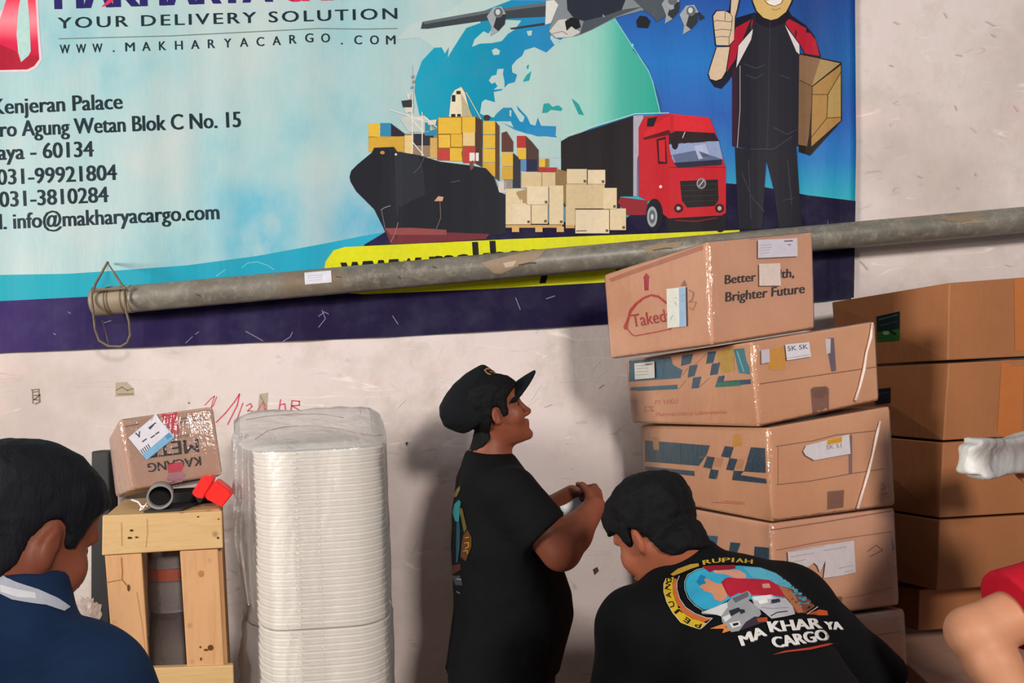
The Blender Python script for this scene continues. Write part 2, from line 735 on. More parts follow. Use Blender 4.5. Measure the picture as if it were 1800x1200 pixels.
class Field:
    def __init__(s, lo, hi, h):
        s.lo = np.array(lo, dtype=np.float64)
        s.h = h
        s.n = np.ceil((np.array(hi) - s.lo) / h).astype(int) + 1
        s.ax = [s.lo[i] + h * np.arange(s.n[i]) for i in range(3)]
        s.f = np.full(tuple(s.n), 1.0, dtype=np.float32)

    def _win(s, lo, hi, pad):
        sl = []
        for i in range(3):
            a = int(max(0, math.floor((lo[i] - pad - s.lo[i]) / s.h)))
            b = int(min(s.n[i], math.ceil((hi[i] + pad - s.lo[i]) / s.h) + 1))
            if b <= a:
                return None
            sl.append(slice(a, b))
        return tuple(sl)

    def put(s, prim, k=0.02, mode='add'):
        fn, lo, hi = prim
        w = s._win(lo, hi, max(k * 1.3, 3 * s.h) if mode == 'add' else max(k, 2 * s.h))
        if w is None:
            return s
        X = s.ax[0][w[0]][:, None, None]
        Y = s.ax[1][w[1]][None, :, None]
        Z = s.ax[2][w[2]][None, None, :]
        d = fn(X, Y, Z).astype(np.float32)
        a = s.f[w]
        if mode == 'add':
            if k > 1e-5:
                hh = np.clip(0.5 + 0.5 * (a - d) / k, 0, 1)
                s.f[w] = a + (d - a) * hh - k * hh * (1 - hh)
            else:
                s.f[w] = np.minimum(a, d)
        elif mode == 'cut':
            d = -d
            if k > 1e-5:
                hh = np.clip(0.5 - 0.5 * (a - d) / k, 0, 1)
                s.f[w] = a + (d - a) * hh + k * hh * (1 - hh)
            else:
                s.f[w] = np.maximum(a, d)
        elif mode == 'keep':
            s.f[:] = np.maximum(s.f, 1e-3 + 0 * s.f) if False else s.f
            s.f[w] = np.maximum(a, d)
        return s

    def keep_where(s, fn):
        X = s.ax[0][:, None, None]; Y = s.ax[1][None, :, None]; Z = s.ax[2][None, None, :]
        s.f = np.maximum(s.f, fn(X, Y, Z).astype(np.float32))
        return s

    def mesh(s, smooth=2):
        f = s.f
        ins = f < 0
        c = np.zeros(tuple(np.array(f.shape) - 1), dtype=np.uint8)
        for dx in (0, 1):
            for dy in (0, 1):
                for dz in (0, 1):
                    c += ins[dx:dx + c.shape[0], dy:dy + c.shape[1], dz:dz + c.shape[2]]
        act = (c > 0) & (c < 8)
        idx = np.argwhere(act)
        vid = np.full(act.shape, -1, dtype=np.int64)
        vid[act] = np.arange(len(idx))
        acc = np.zeros((len(idx), 3)); cnt = np.zeros(len(idx))
        cs = [(0, 0, 0), (1, 0, 0), (0, 1, 0), (1, 1, 0), (0, 0, 1), (1, 0, 1), (0, 1, 1), (1, 1, 1)]
        E = [(0, 1), (2, 3), (4, 5), (6, 7), (0, 2), (1, 3), (4, 6), (5, 7), (0, 4), (1, 5), (2, 6), (3, 7)]
        val = [f[idx[:, 0] + a, idx[:, 1] + b, idx[:, 2] + d] for a, b, d in cs]
        for a, b in E:
            va, vb = val[a], val[b]
            m = (va < 0) != (vb < 0)
            t = np.where(m, va / np.where(m, va - vb, 1), 0)
            pa, pb = np.array(cs[a], float), np.array(cs[b], float)
            acc += np.where(m[:, None], pa + (pb - pa) * t[:, None], 0)
            cnt += m
        V = s.lo + s.h * (idx + acc / cnt[:, None])
        faces = []
        for axis in range(3):
            o1, o2 = [(1, 2), (2, 0), (0, 1)][axis]
            sl0 = [slice(None)] * 3; sl1 = [slice(None)] * 3
            sl0[axis] = slice(0, -1); sl1[axis] = slice(1, None)
            cr = ins[tuple(sl0)] != ins[tuple(sl1)]
            fl = ins[tuple(sl0)]
            q = np.argwhere(cr)
            ok = (q[:, o1] > 0) & (q[:, o2] > 0) & (q[:, o1] < f.shape[o1] - 1) & (q[:, o2] < f.shape[o2] - 1)
            q = q[ok]
            def cell(d1, d2):
                k = q.copy(); k[:, o1] -= d1; k[:, o2] -= d2
                return vid[k[:, 0], k[:, 1], k[:, 2]]
            quad = np.stack([cell(1, 1), cell(0, 1), cell(0, 0), cell(1, 0)], 1)
            fi = fl[q[:, 0], q[:, 1], q[:, 2]]
            quad[~fi] = quad[~fi][:, ::-1]
            faces.append(quad)
        Fc = np.concatenate(faces)
        Fc = Fc[(Fc >= 0).all(1)]
        for _ in range(smooth):
            sm = np.zeros_like(V); n = np.zeros(len(V))
            for i in range(4):
                a, b = Fc[:, i], Fc[:, (i + 1) % 4]
                np.add.at(sm, a, V[b]); np.add.at(n, a, 1)
                np.add.at(sm, b, V[a]); np.add.at(n, b, 1)
            V = V * 0.5 + 0.5 * sm / np.maximum(n, 1)[:, None]
        return V, Fc


def P_cone(a, b, ra, rb, flat=None, ff=1.0, cut=(False, False)):
    """Round cone from a to b; flat: axis along which the section is ff times as thick; cut: flat ends."""
    a = np.array(a, float); b = np.array(b, float)
    ab = b - a; L2 = float(ab @ ab) + 1e-12
    fl = None if flat is None else nrm(flat)

    def fn(X, Y, Z):
        px, py, pz = X - a[0], Y - a[1], Z - a[2]
        t0 = (px * ab[0] + py * ab[1] + pz * ab[2]) / L2
        t = np.clip(t0, 0, 1)
        qx, qy, qz = px - t * ab[0], py - t * ab[1], pz - t * ab[2]
        if fl is not None:
            c = (qx * fl[0] + qy * fl[1] + qz * fl[2]) * (1 / ff - 1)
            qx, qy, qz = qx + fl[0] * c, qy + fl[1] * c, qz + fl[2] * c
        d = np.sqrt(qx * qx + qy * qy + qz * qz) - (ra + (rb - ra) * t)
        if fl is not None:
            d = d * min(1, ff)
        L = math.sqrt(L2)
        if cut[0]:
            d = np.maximum(d, -t0 * L)
        if cut[1]:
            d = np.maximum(d, (t0 - 1) * L)
        return d
    r = max(ra, rb) * max(1, ff)
    return fn, np.minimum(a, b) - r, np.maximum(a, b) + r


def P_ell(c, rad, axes=None):
    c = np.array(c, float)
    A = np.eye(3) if axes is None else np.array([nrm(v) for v in axes])
    r = np.array(rad, float)

    def fn(X, Y, Z):
        px, py, pz = X - c[0], Y - c[1], Z - c[2]
        k0 = 0; k1 = 0
        for i in range(3):
            q = px * A[i][0] + py * A[i][1] + pz * A[i][2]
            k0 = k0 + (q / r[i]) ** 2
            k1 = k1 + (q / r[i] ** 2) ** 2
        k0 = np.sqrt(k0); k1 = np.sqrt(k1) + 1e-9
        return k0 * (k0 - 1) / k1
    e = np.sqrt(((A * r[:, None]) ** 2).sum(0))
    return fn, c - e, c + e


def P_loft(o, w, u, v, tab, infl=0.0, p=2.0):
    """Sections along w from o: rows (s, front, back, halfwidth[, side shift]); front/back measured along u, width along v."""
    o = np.array(o, float); w = nrm(w); u = nrm(u); v = nrm(v)
    T = np.array([tuple(r) + (0,) * (5 - len(r)) for r in tab], float)
    T = T[np.argsort(T[:, 0])]
    # smooth resample
    S = np.linspace(T[0, 0], T[-1, 0], 160)
    C = []
    for j in range(1, 5):
        y = np.interp(S, T[:, 0], T[:, j])
        for _ in range(6):
            y[1:-1] = 0.25 * y[:-2] + 0.5 * y[1:-1] + 0.25 * y[2:]
        C.append(y)
    fr, bk, hw, sh = C

    def fn(X, Y, Z):
        px, py, pz = X - o[0], Y - o[1], Z - o[2]
        s = px * w[0] + py * w[1] + pz * w[2]
        a = px * u[0] + py * u[1] + pz * u[2]
        b = px * v[0] + py * v[1] + pz * v[2]
        f = np.interp(s, S, fr) + infl; k = np.interp(s, S, bk) - infl
        h = np.interp(s, S, hw) + infl; q = np.interp(s, S, sh)
        cu = (f + k) / 2; hd = np.maximum((f - k) / 2, 1e-3)
        h = np.maximum(h, 1e-3)
        if p == 2.0:
            r = np.sqrt(((a - cu) / hd) ** 2 + ((b - q) / h) ** 2)
        else:
            r = (np.abs((a - cu) / hd) ** p + np.abs((b - q) / h) ** p) ** (1 / p)
        d = (r - 1) * np.minimum(hd, h)
        return np.maximum(d, np.maximum(S[0] - infl - s, s - S[-1] - infl))
    R0 = max(np.abs(T[:, 1:4]).max() + np.abs(T[:, 4]).max(), 0) * 1.1 + infl
    a = o + w * S[0]; b = o + w * S[-1]
    e = R0 * np.sqrt(np.maximum(1 - w ** 2, 0)) * 1.3 + infl + 0.01
    return fn, np.minimum(a, b) - e, np.maximum(a, b) + e


def sdf_obj(name, F_, mat, parent=None, loc=None, smooth=2, wob=None, label=None):
    V, Fc = F_.mesh(smooth)
    o = mesh_obj(name, V, Fc, mat, parent, loc, True, None, None, label)
    if wob:
        me = o.data
        amp, sc, seed = wob
        n = len(me.vertices)
        co = np.empty(n * 3); me.vertices.foreach_get('co', co); co = co.reshape(-1, 3)
        no = np.empty(n * 3); me.vertices.foreach_get('normal', no); no = no.reshape(-1, 3)
        sd = Vector((seed, seed * 1.7, -seed))
        d = np.array([mnoise.noise(Vector(c) * sc + sd) + 0.5 * mnoise.noise(Vector(c) * sc * 2.3 - sd) for c in co])
        co = co + no * (d * amp)[:, None]
        me.vertices.foreach_set('co', co.ravel())
        me.update()
    return o


def bvh_of(o):
    off = origin(o)
    me = o.data
    return BVHTree.FromPolygons([v.co + off for v in me.vertices], [tuple(p.vertices) for p in me.polygons])
# ================================================================== setting
def slab(name, lo, hi, mat):
    bm = bmesh.new()
    c = [(Vector(lo)[i] + Vector(hi)[i]) / 2 for i in range(3)]
    hexa(bm, box_corners(c, hi[0] - lo[0], hi[1] - lo[1], hi[2] - lo[2]))
    o = from_bm(name, bm, mat)
    return tag(o, kind='structure')


wall = slab('wall_back', (-4.5, WALL_Y, 0), (5.5, WALL_Y + 0.2, 4.2), M['wall'])
floor = slab('floor', (-4.5, -5.0, -0.15), (5.5, WALL_Y + 0.2, 0), M['floor'])

tag(slab('shade_wall_front', (-4.5, -2.1, 0), (5.5, -2.0, 1.70), M['wall']), kind='structure')  # unseen half-wall added to shade the lower back wall
tag(slab('shade_wall_left', (-4.5, -2.0, 0), (-4.4, WALL_Y, 1.75), M['wall']), kind='structure')  # another unseen half-wall, added to cut daylight low on the back wall

wall_proj = lambda px, py, lift=0.0: at(px, py, WALL_Y - lift)

# writing and scraps left on the plaster
a = Art()
red = '#d0566a'
a.line([(360, 712), (371, 700), (377, 696), (371, 716)], 1.6, red)
a.line([(381, 697), (375, 712), (366, 724)], 1.6, red)
a.line([(380, 742), (396, 726), (412, 706), (421, 692), (417, 712), (408, 730), (400, 746)], 2.2, red)
a.line([(427, 708), (419, 730), (413, 746)], 1.8, red)
a.line([(433, 713), (440, 709), (443, 714), (435, 722), (444, 722)], 1.8, red)
a.line([(452, 722), (463, 706), (465, 720)], 1.8, red)
a.ell(467, 719, 2.2, 2.2, red)
a.line([(493, 702), (490, 722)], 2.0, red)
a.line([(491, 712), (500, 709), (502, 722)], 2.0, red)
a.line([(513, 704), (511, 723)], 2.0, red)
a.line([(513, 704), (526, 705), (526, 712), (513, 713), (528, 722)], 2.0, red)
a.ell(332, 708, 1.6, 1.6, '#8c6a64')
a.build('marker_scrawl', wall_proj, wall, label='red marker scrawl on the plaster')
a = Art()
a.line([(55, 685), (69, 684)], 2, '#7c6e60'); a.line([(57, 689), (69, 688)], 2, '#7c6e60')
a.line([(57, 685), (58, 709)], 2.2, '#7c6e60'); a.line([(68, 684), (70, 706), (62, 710)], 2.4, '#7c6e60')
a.line([(60, 695), (70, 694), (60, 702), (69, 703)], 2.4, '#7c6e60')
a.build('stencil_mark', wall_proj, wall, label='small dark stencilled mark')
a = Art()
a.add([(203, 672), (222, 671), (235, 683), (236, 695), (203, 697)], '#b0a28d')
a.line([(204, 686), (214, 680), (224, 686), (234, 683)], 2, '#867560')
a.line([(206, 693), (234, 692)], 2.4, '#8d7c66')
a.add([(456, 692), (471, 690), (469, 722), (453, 722)], '#b5a894')
a.line([(458, 696), (468, 715)], 1.8, '#8d7d6a')
a.build('tape_scrap', wall_proj, wall, label='torn scrap of brown tape')
a = Art()
rnd = random.Random(9)
for _ in range(30):
    x, y = rnd.uniform(690, 1090), rnd.uniform(620, 1180)
    an, l = rnd.uniform(-1.3, -0.2), rnd.uniform(8, 34)
    a.line([(x, y), (x + l * math.cos(an), y + l * math.sin(an))], rnd.uniform(0.6, 1.3), '#e6ddd4' if rnd.random() < 0.6 else '#988c83')
for _ in range(16):
    x, y = rnd.uniform(1510, 1790), rnd.uniform(10, 480)
    an, l = rnd.uniform(0.2, 1.3), rnd.uniform(6, 20)
    a.line([(x, y), (x + l * math.cos(an), y + l * math.sin(an))], rnd.uniform(0.6, 1.2), '#b5aaa6')
a.add([(1043, 1000), (1050, 996), (1053, 1003), (1046, 1010)], '#4b443d')
a.add([(712, 778), (717, 776), (716, 784)], '#4b443d')
a.build('scuff_marks', wall_proj, wall, label='fine pale and dark scuffs')

# ================================================================== banner
def banner_y(px, py=0):
    s = px / 100.0
    w = 0.0030 * math.sin(s * 1.9 + 0.4) + 0.0022 * math.sin(s * 4.3 + 1.0) + 0.0012 * math.sin(s * 9.1)
    for c, wd_, am in ((605, 26, 0.006), (360, 20, 0.004), (1000, 30, -0.004), (1425, 16, 0.006), (1465, 14, -0.005), (205, 20, 0.004), (820, 18, 0.004), (1180, 22, 0.003)):
        w += am * math.exp(-((px - c + 0.02 * py) / wd_) ** 2)
    return WALL_Y - 0.016 + max(-0.012, min(0.012, w))


ban_proj = lambda px, py, lift=0.0: at(px, py, banner_y(px, py) - lift)


def ban_bottom(px):
    return float(np.interp(px, [-260, 0, 420, 700, 1060, 1500], [634, 620, 603, 591, 570, 523]))


def ban_right(py):
    return float(np.interp(py, [-260, 0, 260, 523], [1506, 1503, 1505, 1500]))


def make_banner_mat():
    n = N('printed_vinyl_sky')
    uv = n.new('ShaderNodeUVMap')
    sp = n.new('ShaderNodeSeparateXYZ')
    n.link(uv.outputs[0], sp.inputs[0])
    def mr(s, a, b):
        m = n.new('ShaderNodeMapRange', interpolation_type='SMOOTHSTEP')
        m.inputs[1].default_value = a; m.inputs[2].default_value = b
        n.link(s, m.inputs[0])
        return m.outputs[0]
    U, V = sp.outputs[0], sp.outputs[1]
    mp = n.new('ShaderNodeMapping')
    mp.inputs['Scale'].default_value = (9, 4.5, 1)
    n.link(uv.outputs[0], mp.inputs[0])
    nz = n.new('ShaderNodeTexNoise')
    nz.inputs['Scale'].default_value = 0.75; nz.inputs['Detail'].default_value = 6; nz.inputs['Roughness'].default_value = 0.55
    n.link(mp.outputs[0], nz.inputs[0])
    cl = n.ramp(nz.outputs[0], [(0.28, srgb('#6ca5b3')), (0.43, srgb('#93b5b8')), (0.56, srgb('#a5b8b8')), (0.72, srgb('#b7bbb8'))])
    # a deeper blue patch low beside the ship
    def mul(a, b):
        m = n.new('ShaderNodeMath', operation='MULTIPLY')
        n.link(a, m.inputs[0]); n.link(b, m.inputs[1])
        return m.outputs[0]
    t2 = mul(mul(mr(U, 520 / 1800, 640 / 1800), mr(V, 270 / 1200, 400 / 1200)), mr(nz.outputs[0], 0.75, 0.35))
    cl = n.mix(t2, cl, srgb('#2a97ba'))
    t3 = mul(mul(mr(U, 330 / 1800, 450 / 1800), mr(U, 580 / 1800, 470 / 1800)), mul(mr(V, 300 / 1200, 360 / 1200), mr(nz.outputs[0], 0.6, 0.4)))
    cl = n.mix(t3, cl, srgb('#4ea3bb'))
    blue = n.ramp(V, [(0.0, srgb('#1c4b98')), (0.09, srgb('#146ab4')), (0.17, srgb('#2056a6')), (0.235, srgb('#1f70b0')), (0.30, srgb('#26a0ae'))])
    dk = n.ramp(U, [(0.74, g1(0)), (0.79, g1(0.75)), (0.835, g1(0.35))])
    dk = mul(dk, mr(V, 0.22, 0.12))
    blue = n.mix(dk, blue, srgb('#17356f'))
    tb = mr(U, 985 / 1800, 1090 / 1800)
    col = n.mix(tb, cl, blue)
    nb = n.bump(n.noise(5, 4, 0.6, (3, 1, 1)), 0.25, 0.012)
    nb = n.bump(n.noise(60, 3), 0.1, 0.002, nb)
    return n.set(col, 0.5, nb, Specular_IOR_Level=0.15)


M['ban_sky'] = make_banner_mat()


def make_uv_gradient(name, stops, axis=0, rough=0.5):
    n = N(name)
    uv = n.new('ShaderNodeUVMap')
    sp = n.new('ShaderNodeSeparateXYZ')
    n.link(uv.outputs[0], sp.inputs[0])
    col = n.ramp(sp.outputs[axis], [(p, srgb(c)) for p, c in stops])
    g = n.ramp(n.noise(7, 5, 0.65), [(0.45, g1(0)), (0.75, g1(0.10))])
    col = n.mix(g, col, srgb('#6f7688'))
    nb = n.bump(n.noise(5, 4, 0.6, (3, 1, 1)), 0.2, 0.01)
    return n.set(col, 0.6, nb, Specular_IOR_Level=0.08)


M['ink_land'] = make_uv_gradient('print_land', [(0.40, '#a9bcba'), (0.54, '#a2bdb9'), (0.575, '#93c4ba'), (0.605, '#47a695'), (0.64, '#2d9c8a')])
M['ink_ocean'] = make_uv_gradient('print_ocean', [(0.40, '#1a93ae'), (0.47, '#0a84a2'), (0.52, '#1d7cac')])
M['ink_purple'] = make_uv_gradient('print_purple', [(0.0, '#35245c'), (0.09, '#281c49'), (0.3, '#1e1638'), (0.6, '#181130'), (0.83, '#1a142e')])
M['ink_cyan'] = make_uv_gradient('print_cyan', [(0.0, '#2298a8'), (0.25, '#1c90aa'), (0.42, '#2a9dba')])
M['ink_logo'] = make_uv_gradient('print_logo_red', [(0.0, '#d8384f'), (0.03, '#e07f8a'), (0.06, '#c81f45'), (0.085, '#a81d35')], 1)

# the vinyl sheet, with folds and thickness
bm = bmesh.new()
uvl = bm.loops.layers.uv.new('UVMap')
nx, ny = 150, 26
grid = []
for j in range(ny + 1):
    row = []
    for i in range(nx + 1):
        t = j / ny
        px0 = -260 + (1500 + 260) * i / nx
        yb = ban_bottom(px0)
        py = -260 + (yb + 260) * t
        px = px0 + (ban_right(py) - 1500) * max(0, (px0 - 1300) / 200)
        v = bm.verts.new(at(px, py, banner_y(px, py)))
        row.append((v, (px / 1800, py / 1200)))
    grid.append(row)
for j in range(ny):
    for i in range(nx):
        q = [grid[j][i], grid[j + 1][i], grid[j + 1][i + 1], grid[j][i + 1]]
        f = bm.faces.new([a_[0] for a_ in q])
        f.smooth = True
        for l, a_ in zip(f.loops, q):
            l[uvl].uv = a_[1]
ban_loc = at(620, 605, WALL_Y - 0.02)
vsl = [v.co - ban_loc for v in bm.verts]
for v, c in zip(bm.verts, vsl):
    v.co = c
me = bpy.data.meshes.new('vinyl_banner')
bm.to_mesh(me); bm.free()
me.materials.append(M['ban_sky'])
banner = bpy.data.objects.new('vinyl_banner', me)
COL.objects.link(banner)
banner.location = ban_loc
sd = banner.modifiers.new('thickness', 'SOLIDIFY')
sd.thickness = 0.0012; sd.offset = -1
tag(banner, 'wide blue printed vinyl cargo banner hung flat across the wall', 'banner')

DU = 12
# bottom bands
a = Art()
a.add([(-258, 492), (0, 483), (120, 481), (210, 475), (330, 466), (450, 450), (560, 430), (640, 414), (700, 404), (700, 500), (330, 522), (0, 530), (-258, 538)], 'ink_cyan', 0)
top = [(-258, 537), (0, 529), (160, 521), (330, 516), (560, 503), (640, 470), (640, 430), (690, 400), (890, 392), (1000, 390), (1100, 384), (1110, 376), (1150, 352), (1278, 322), (1340, 328), (1420, 343), (1504, 353)]
bot = [(1501, 523), (1300, 543), (1060, 570), (700, 591), (420, 603), (0, 620), (-258, 634)]
a.add(top + bot, 'ink_purple', 1)
a.line([(560, 503), (560, 504)], 1, 'ink_purple', 1)
for pts in ([(326, 603), (340, 590), (353, 580)], [(432, 582), (450, 592), (462, 599)], [(497, 600), (510, 592), (514, 584)], [(560, 556), (570, 548), (578, 552)], [(566, 545), (572, 560), (560, 575)], [(690, 555), (700, 570)], [(905, 520), (915, 545)], [(960, 525), (975, 520)], [(183, 567), (196, 563)], [(120, 548), (124, 551)], [(94, 586), (98, 588)]):
    a.line(pts, 1.2, '#8d84a0', 2)
for pts in ([(425, 470), (436, 462), (452, 460), (470, 466), (482, 474)], [(380, 485), (396, 474)]):
    a.line(pts, 1.0, '#7cc7d6', 2)
a.build('printed_band', ban_proj, banner, dice=DU, rough=0.4, label='cyan and dark purple wave along the bottom edge')

# web address strip
a = Art()
Yl = '#d3d41c'
a.add([(569, 480), (572, 460), (586, 440), (606, 434), (900, 420), (1180, 409), (1300, 404), (1300, 470), (1064, 496), (850, 508), (640, 517), (572, 512)], Yl, 0)
a.tris(heavy('www.makharyacargo.com', (603, 501), (1270, 456), 60, 5, 4), '#1f1d1c', 1)
a.build('web_address_strip', ban_proj, banner, dice=DU, base=0.0012, label='yellow strip with black web address')

# globe
a = Art()
gl = [(946 + 214 * math.cos(t) * (1.0), 152 + 216 * math.sin(t)) for t in np.linspace(R(-118), R(100), 40)]
Z8 = lambda L: [(720 + x / 3.4615, y / 3.4615) for x, y in L]
oc = Z8([(30, 560), (35, 480), (75, 370), (150, 290), (260, 240), (360, 160), (450, 60), (620, 0), (1000, 0), (1250, 110), (1350, 270), (1450, 420), (1500, 580), (1525, 690), (1300, 760), (920, 860), (900, 950), (560, 950), (60, 700)])
a.add(oc, 'ink_ocean', 0)
lands = [
    [(-80, 240), (60, 230), (150, 290), (195, 288), (215, 325), (240, 285), (232, 350), (262, 300), (300, 240), (345, 170), (430, 140), (440, 70), (620, 0), (330, 0), (250, 60), (0, 150)],
    [(380, 285), (395, 240), (450, 190), (480, 205), (520, 150), (560, 120), (680, 125), (640, 180), (600, 205), (560, 250), (500, 262), (430, 265)],
    [(500, 305), (525, 292), (550, 308), (545, 332), (510, 335)],
    [(712, 190), (745, 185), (742, 215), (722, 218)],
    [(860, 200), (880, 230), (920, 245), (910, 268), (880, 272), (856, 235)],
    [(482, 490), (500, 462), (528, 455), (535, 420), (572, 418), (568, 450), (578, 500), (576, 540), (512, 545), (535, 525), (520, 500), (500, 510)],
    [(428, 690), (440, 620), (460, 605), (520, 622), (512, 560), (560, 550), (600, 510), (640, 500), (655, 455), (625, 440), (622, 400), (650, 365), (685, 340), (700, 305), (760, 287), (832, 320), (870, 285), (930, 235), (1060, 190), (1180, 125), (1245, 108), (1350, 272), (1448, 420), (1478, 500), (1522, 690), (1370, 692), (1150, 760), (920, 862), (885, 820), (892, 768), (800, 765), (780, 715), (765, 765), (735, 755), (715, 710), (650, 640), (660, 670), (700, 712), (690, 742), (672, 740), (622, 655), (570, 655), (530, 690), (512, 715), (450, 700)],
    [(520, 738), (615, 738), (640, 790), (720, 815), (790, 818), (850, 832), (920, 838), (920, 960), (540, 960)],
    [(608, 670), (620, 672), (618, 710), (608, 705)],
]
for L in lands:
    a.add(Z8(L), 'ink_land', 2)
for L in ([(806, 688), (815, 632), (845, 626), (870, 650), (905, 640), (932, 660), (922, 676), (860, 668), (838, 686)], [(985, 600), (1000, 608), (1030, 635), (1062, 702), (1028, 695)], [(685, 500), (712, 455), (742, 432), (728, 490)], [(712, 400), (728, 392), (722, 420), (712, 418)]):
    a.add(Z8(L), '#1f9c98', 3)
for L in ([(560, 745), (620, 770), (700, 800), (730, 775), (892, 780), (888, 828), (780, 830), (680, 800), (640, 790)],):
    a.add(Z8(L), '#2786bb', 3)
a.line(Z8([(1245, 108), (1350, 272), (1450, 425), (1480, 500), (1525, 690)]), 1.4, '#8fd0d4', 4)
a.line(Z8([(1360, 300), (1420, 370), (1455, 425)]), 2.2, '#2a5f8a', 3)
a.line(Z8([(1485, 510), (1525, 620), (1530, 680)]), 2.4, '#2a5f8a', 3)
a.ell(*Z8([(1355, 275)])[0], 2.5, 3, '#7fc6cf', 4)
a.build('printed_globe', ban_proj, banner, dice=DU, base=0.0008, label='printed teal globe with pale continents')

# aeroplane
a = Art()
a.add(Z8([(68, 175), (78, 132), (470, 62), (830, 15), (830, 100), (600, 112), (480, 122), (110, 175)]), '#3a4148', 0)
a.add(Z8([(78, 132), (470, 62), (830, 15), (830, 35), (470, 82), (90, 148)]), '#5d666c', 1)
a.add(Z8([(610, 170), (820, 138), (822, 152), (620, 180)]), '#33393f', 0)
a.add(Z8([(830, -90), (1480, -90), (1640, -60), (1640, 20), (1500, 30), (1430, 60), (1250, 108), (1100, 185), (1020, 218), (930, 232), (860, 215), (848, 180), (870, 130), (825, 150), (830, 60)]), '#7e868b', 2)
a.add(Z8([(950, -90), (1350, -90), (1290, 60), (1180, 100), (1060, 128), (1000, 112), (960, 60)]), '#252b38', 3)
a.add(Z8([(1060, 128), (1180, 100), (1290, 60), (1420, 40), (1250, 105), (1110, 178), (1035, 210)]), '#4a5159', 3)
a.add(Z8([(850, 190), (905, 122), (950, 115), (990, 165), (1040, 195), (985, 225), (890, 230)]), '#c3c3bd', 3)
a.line(Z8([(868, 205), (930, 190), (960, 210)]), 1.4, '#7d7f7e', 4)
a.add(Z8([(830, 5), (880, 0), (905, 30), (885, 75), (860, 140), (825, 150)]), '#d2d4ce', 4)
a.add(Z8([(945, 130), (985, 105), (1030, 118), (1042, 165), (1010, 180), (985, 160), (955, 188)]), '#14161a', 5)
a.add(Z8([(1300, -60), (1640, -60), (1645, 40), (1500, 135), (1490, 110), (1420, 55)]), '#4d555c', 3)
for cx, cy, s_ in ((540, 105, 1.0), (1600, 30, 0.95), (1712, 95, 1.0)):
    a.add(Z8([(cx - 70 * s_, cy - 5), (cx - 30 * s_, cy - 60), (cx + 20 * s_, cy - 66), (cx + 46 * s_, cy - 20), (cx + 40 * s_, cy + 40), (cx, cy + 85), (cx - 50 * s_, cy + 115), (cx - 42 * s_, cy + 60)]), '#9aa1a4', 6)
    a.add(Z8([(cx - 10 * s_, cy - 10), (cx + 46 * s_, cy - 20), (cx + 40 * s_, cy + 40), (cx, cy + 85), (cx - 30, cy + 60)]), '#2d3238', 7)
    a.ell(*Z8([(cx, cy - 28)])[0], 8, 9, '#5f676c', 8)
    a.ell(*Z8([(cx - 3, cy - 32)])[0], 4, 5, '#c5cac8', 9)
a.add(Z8([(1380, 125), (1400, 95), (1440, 100), (1466, 130), (1450, 170), (1385, 165)]), '#1b1f26', 8)
a.add(Z8([(1760, 70), (1796, 108), (1765, 125)]), '#2a3036', 8)
a.build('printed_aeroplane', ban_proj, banner, dice=DU, base=0.0022, label='printed four-engined aeroplane seen from below')

# ship and its containers
a = Art()
Z7 = lambda L: [(600 + x / 3.4615, 180 + y / 3.4615) for x, y in L]
r7 = lambda x0, y0, x1, y1, c, l: a.add(Z7([(x0, y0), (x1, y0), (x1, y1), (x0, y1)]), c, l)
YC, YC2, BR, CR = '#d9b13f', '#caa03a', '#553a30', '#d9bf86'
r7(165, 127, 236, 212, YC, 2); r7(236, 125, 302, 206, '#2f86ac', 2)
a.add(Z7([(302, 128), (385, 190), (385, 206), (302, 206)]), '#2c2534', 2)
r7(165, 206, 382, 300, YC2, 2); a.line(Z7([(165, 212), (380, 206)]), 0.7, '#9a7628', 3)
r7(380, 190, 600, 330, '#8f7a63', 1); r7(440, 190, 562, 262, '#34303a', 2); r7(508, 122, 582, 202, '#2f86a0', 2)
r7(385, 200, 436, 320, CR, 2); r7(540, 215, 590, 340, '#c7a460', 2)
a.add(Z7([(355, 100), (430, 70), (520, 90), (590, 160), (520, 180), (410, 180)]), '#b9c1bd', 2)
for pts in ([(432, -60), (432, 300)], [(395, 60), (500, 180)], [(300, 45), (500, 110)], [(432, 240), (500, 320)], [(492, 60), (492, 330)], [(500, 80), (580, 150)]):
    a.line(Z7(pts), 1.7, '#dcd8cd', 4)
for q in ((380, 20, 60, 40), (395, -50, 30, 30), (430, 90, 70, 18), (520, 110, 60, 26)):
    a.add(Z7([(q[0], q[1]), (q[0] + q[2], q[1] - 6), (q[0] + q[2] - 8, q[1] + q[3]), (q[0] + 10, q[1] + q[3])]), '#cfcabc', 3)
a.add(Z7([(365, -10), (430, -18), (430, 30), (375, 30)]), '#33363a', 4)
for k, (dx, dy) in enumerate(((0, -160), (6, -130), (-4, -95))):
    a.add(Z7([(425 + dx, dy), (442 + dx, dy - 6), (440 + dx, dy + 12), (424 + dx, dy + 12)]), '#8b8a84', 4)
a.line(Z7([(430, -230), (432, -60)]), 1.0, '#b8b6ae', 3)
a.add(Z7([(655, 92), (668, -40), (690, -75), (730, -95), (752, -60), (775, 30), (800, 92)]), '#ddd3b6', 2)
a.add(Z7([(728, -60), (775, 30), (800, 92), (735, 92)]), '#b3a888', 3)
for q in ((668, 70, 26, 18), (705, 70, 22, 16), (672, -45, 22, 40), (700, -70, 26, 20)):
    a.add(Z7([(q[0], q[1]), (q[0] + q[2], q[1]), (q[0] + q[2], q[1] + q[3]), (q[0], q[1] + q[3])]), '#2c2a2a', 4)
a.line(Z7([(760, -60), (850, 100)]), 1.4, '#cfc9b4', 3)
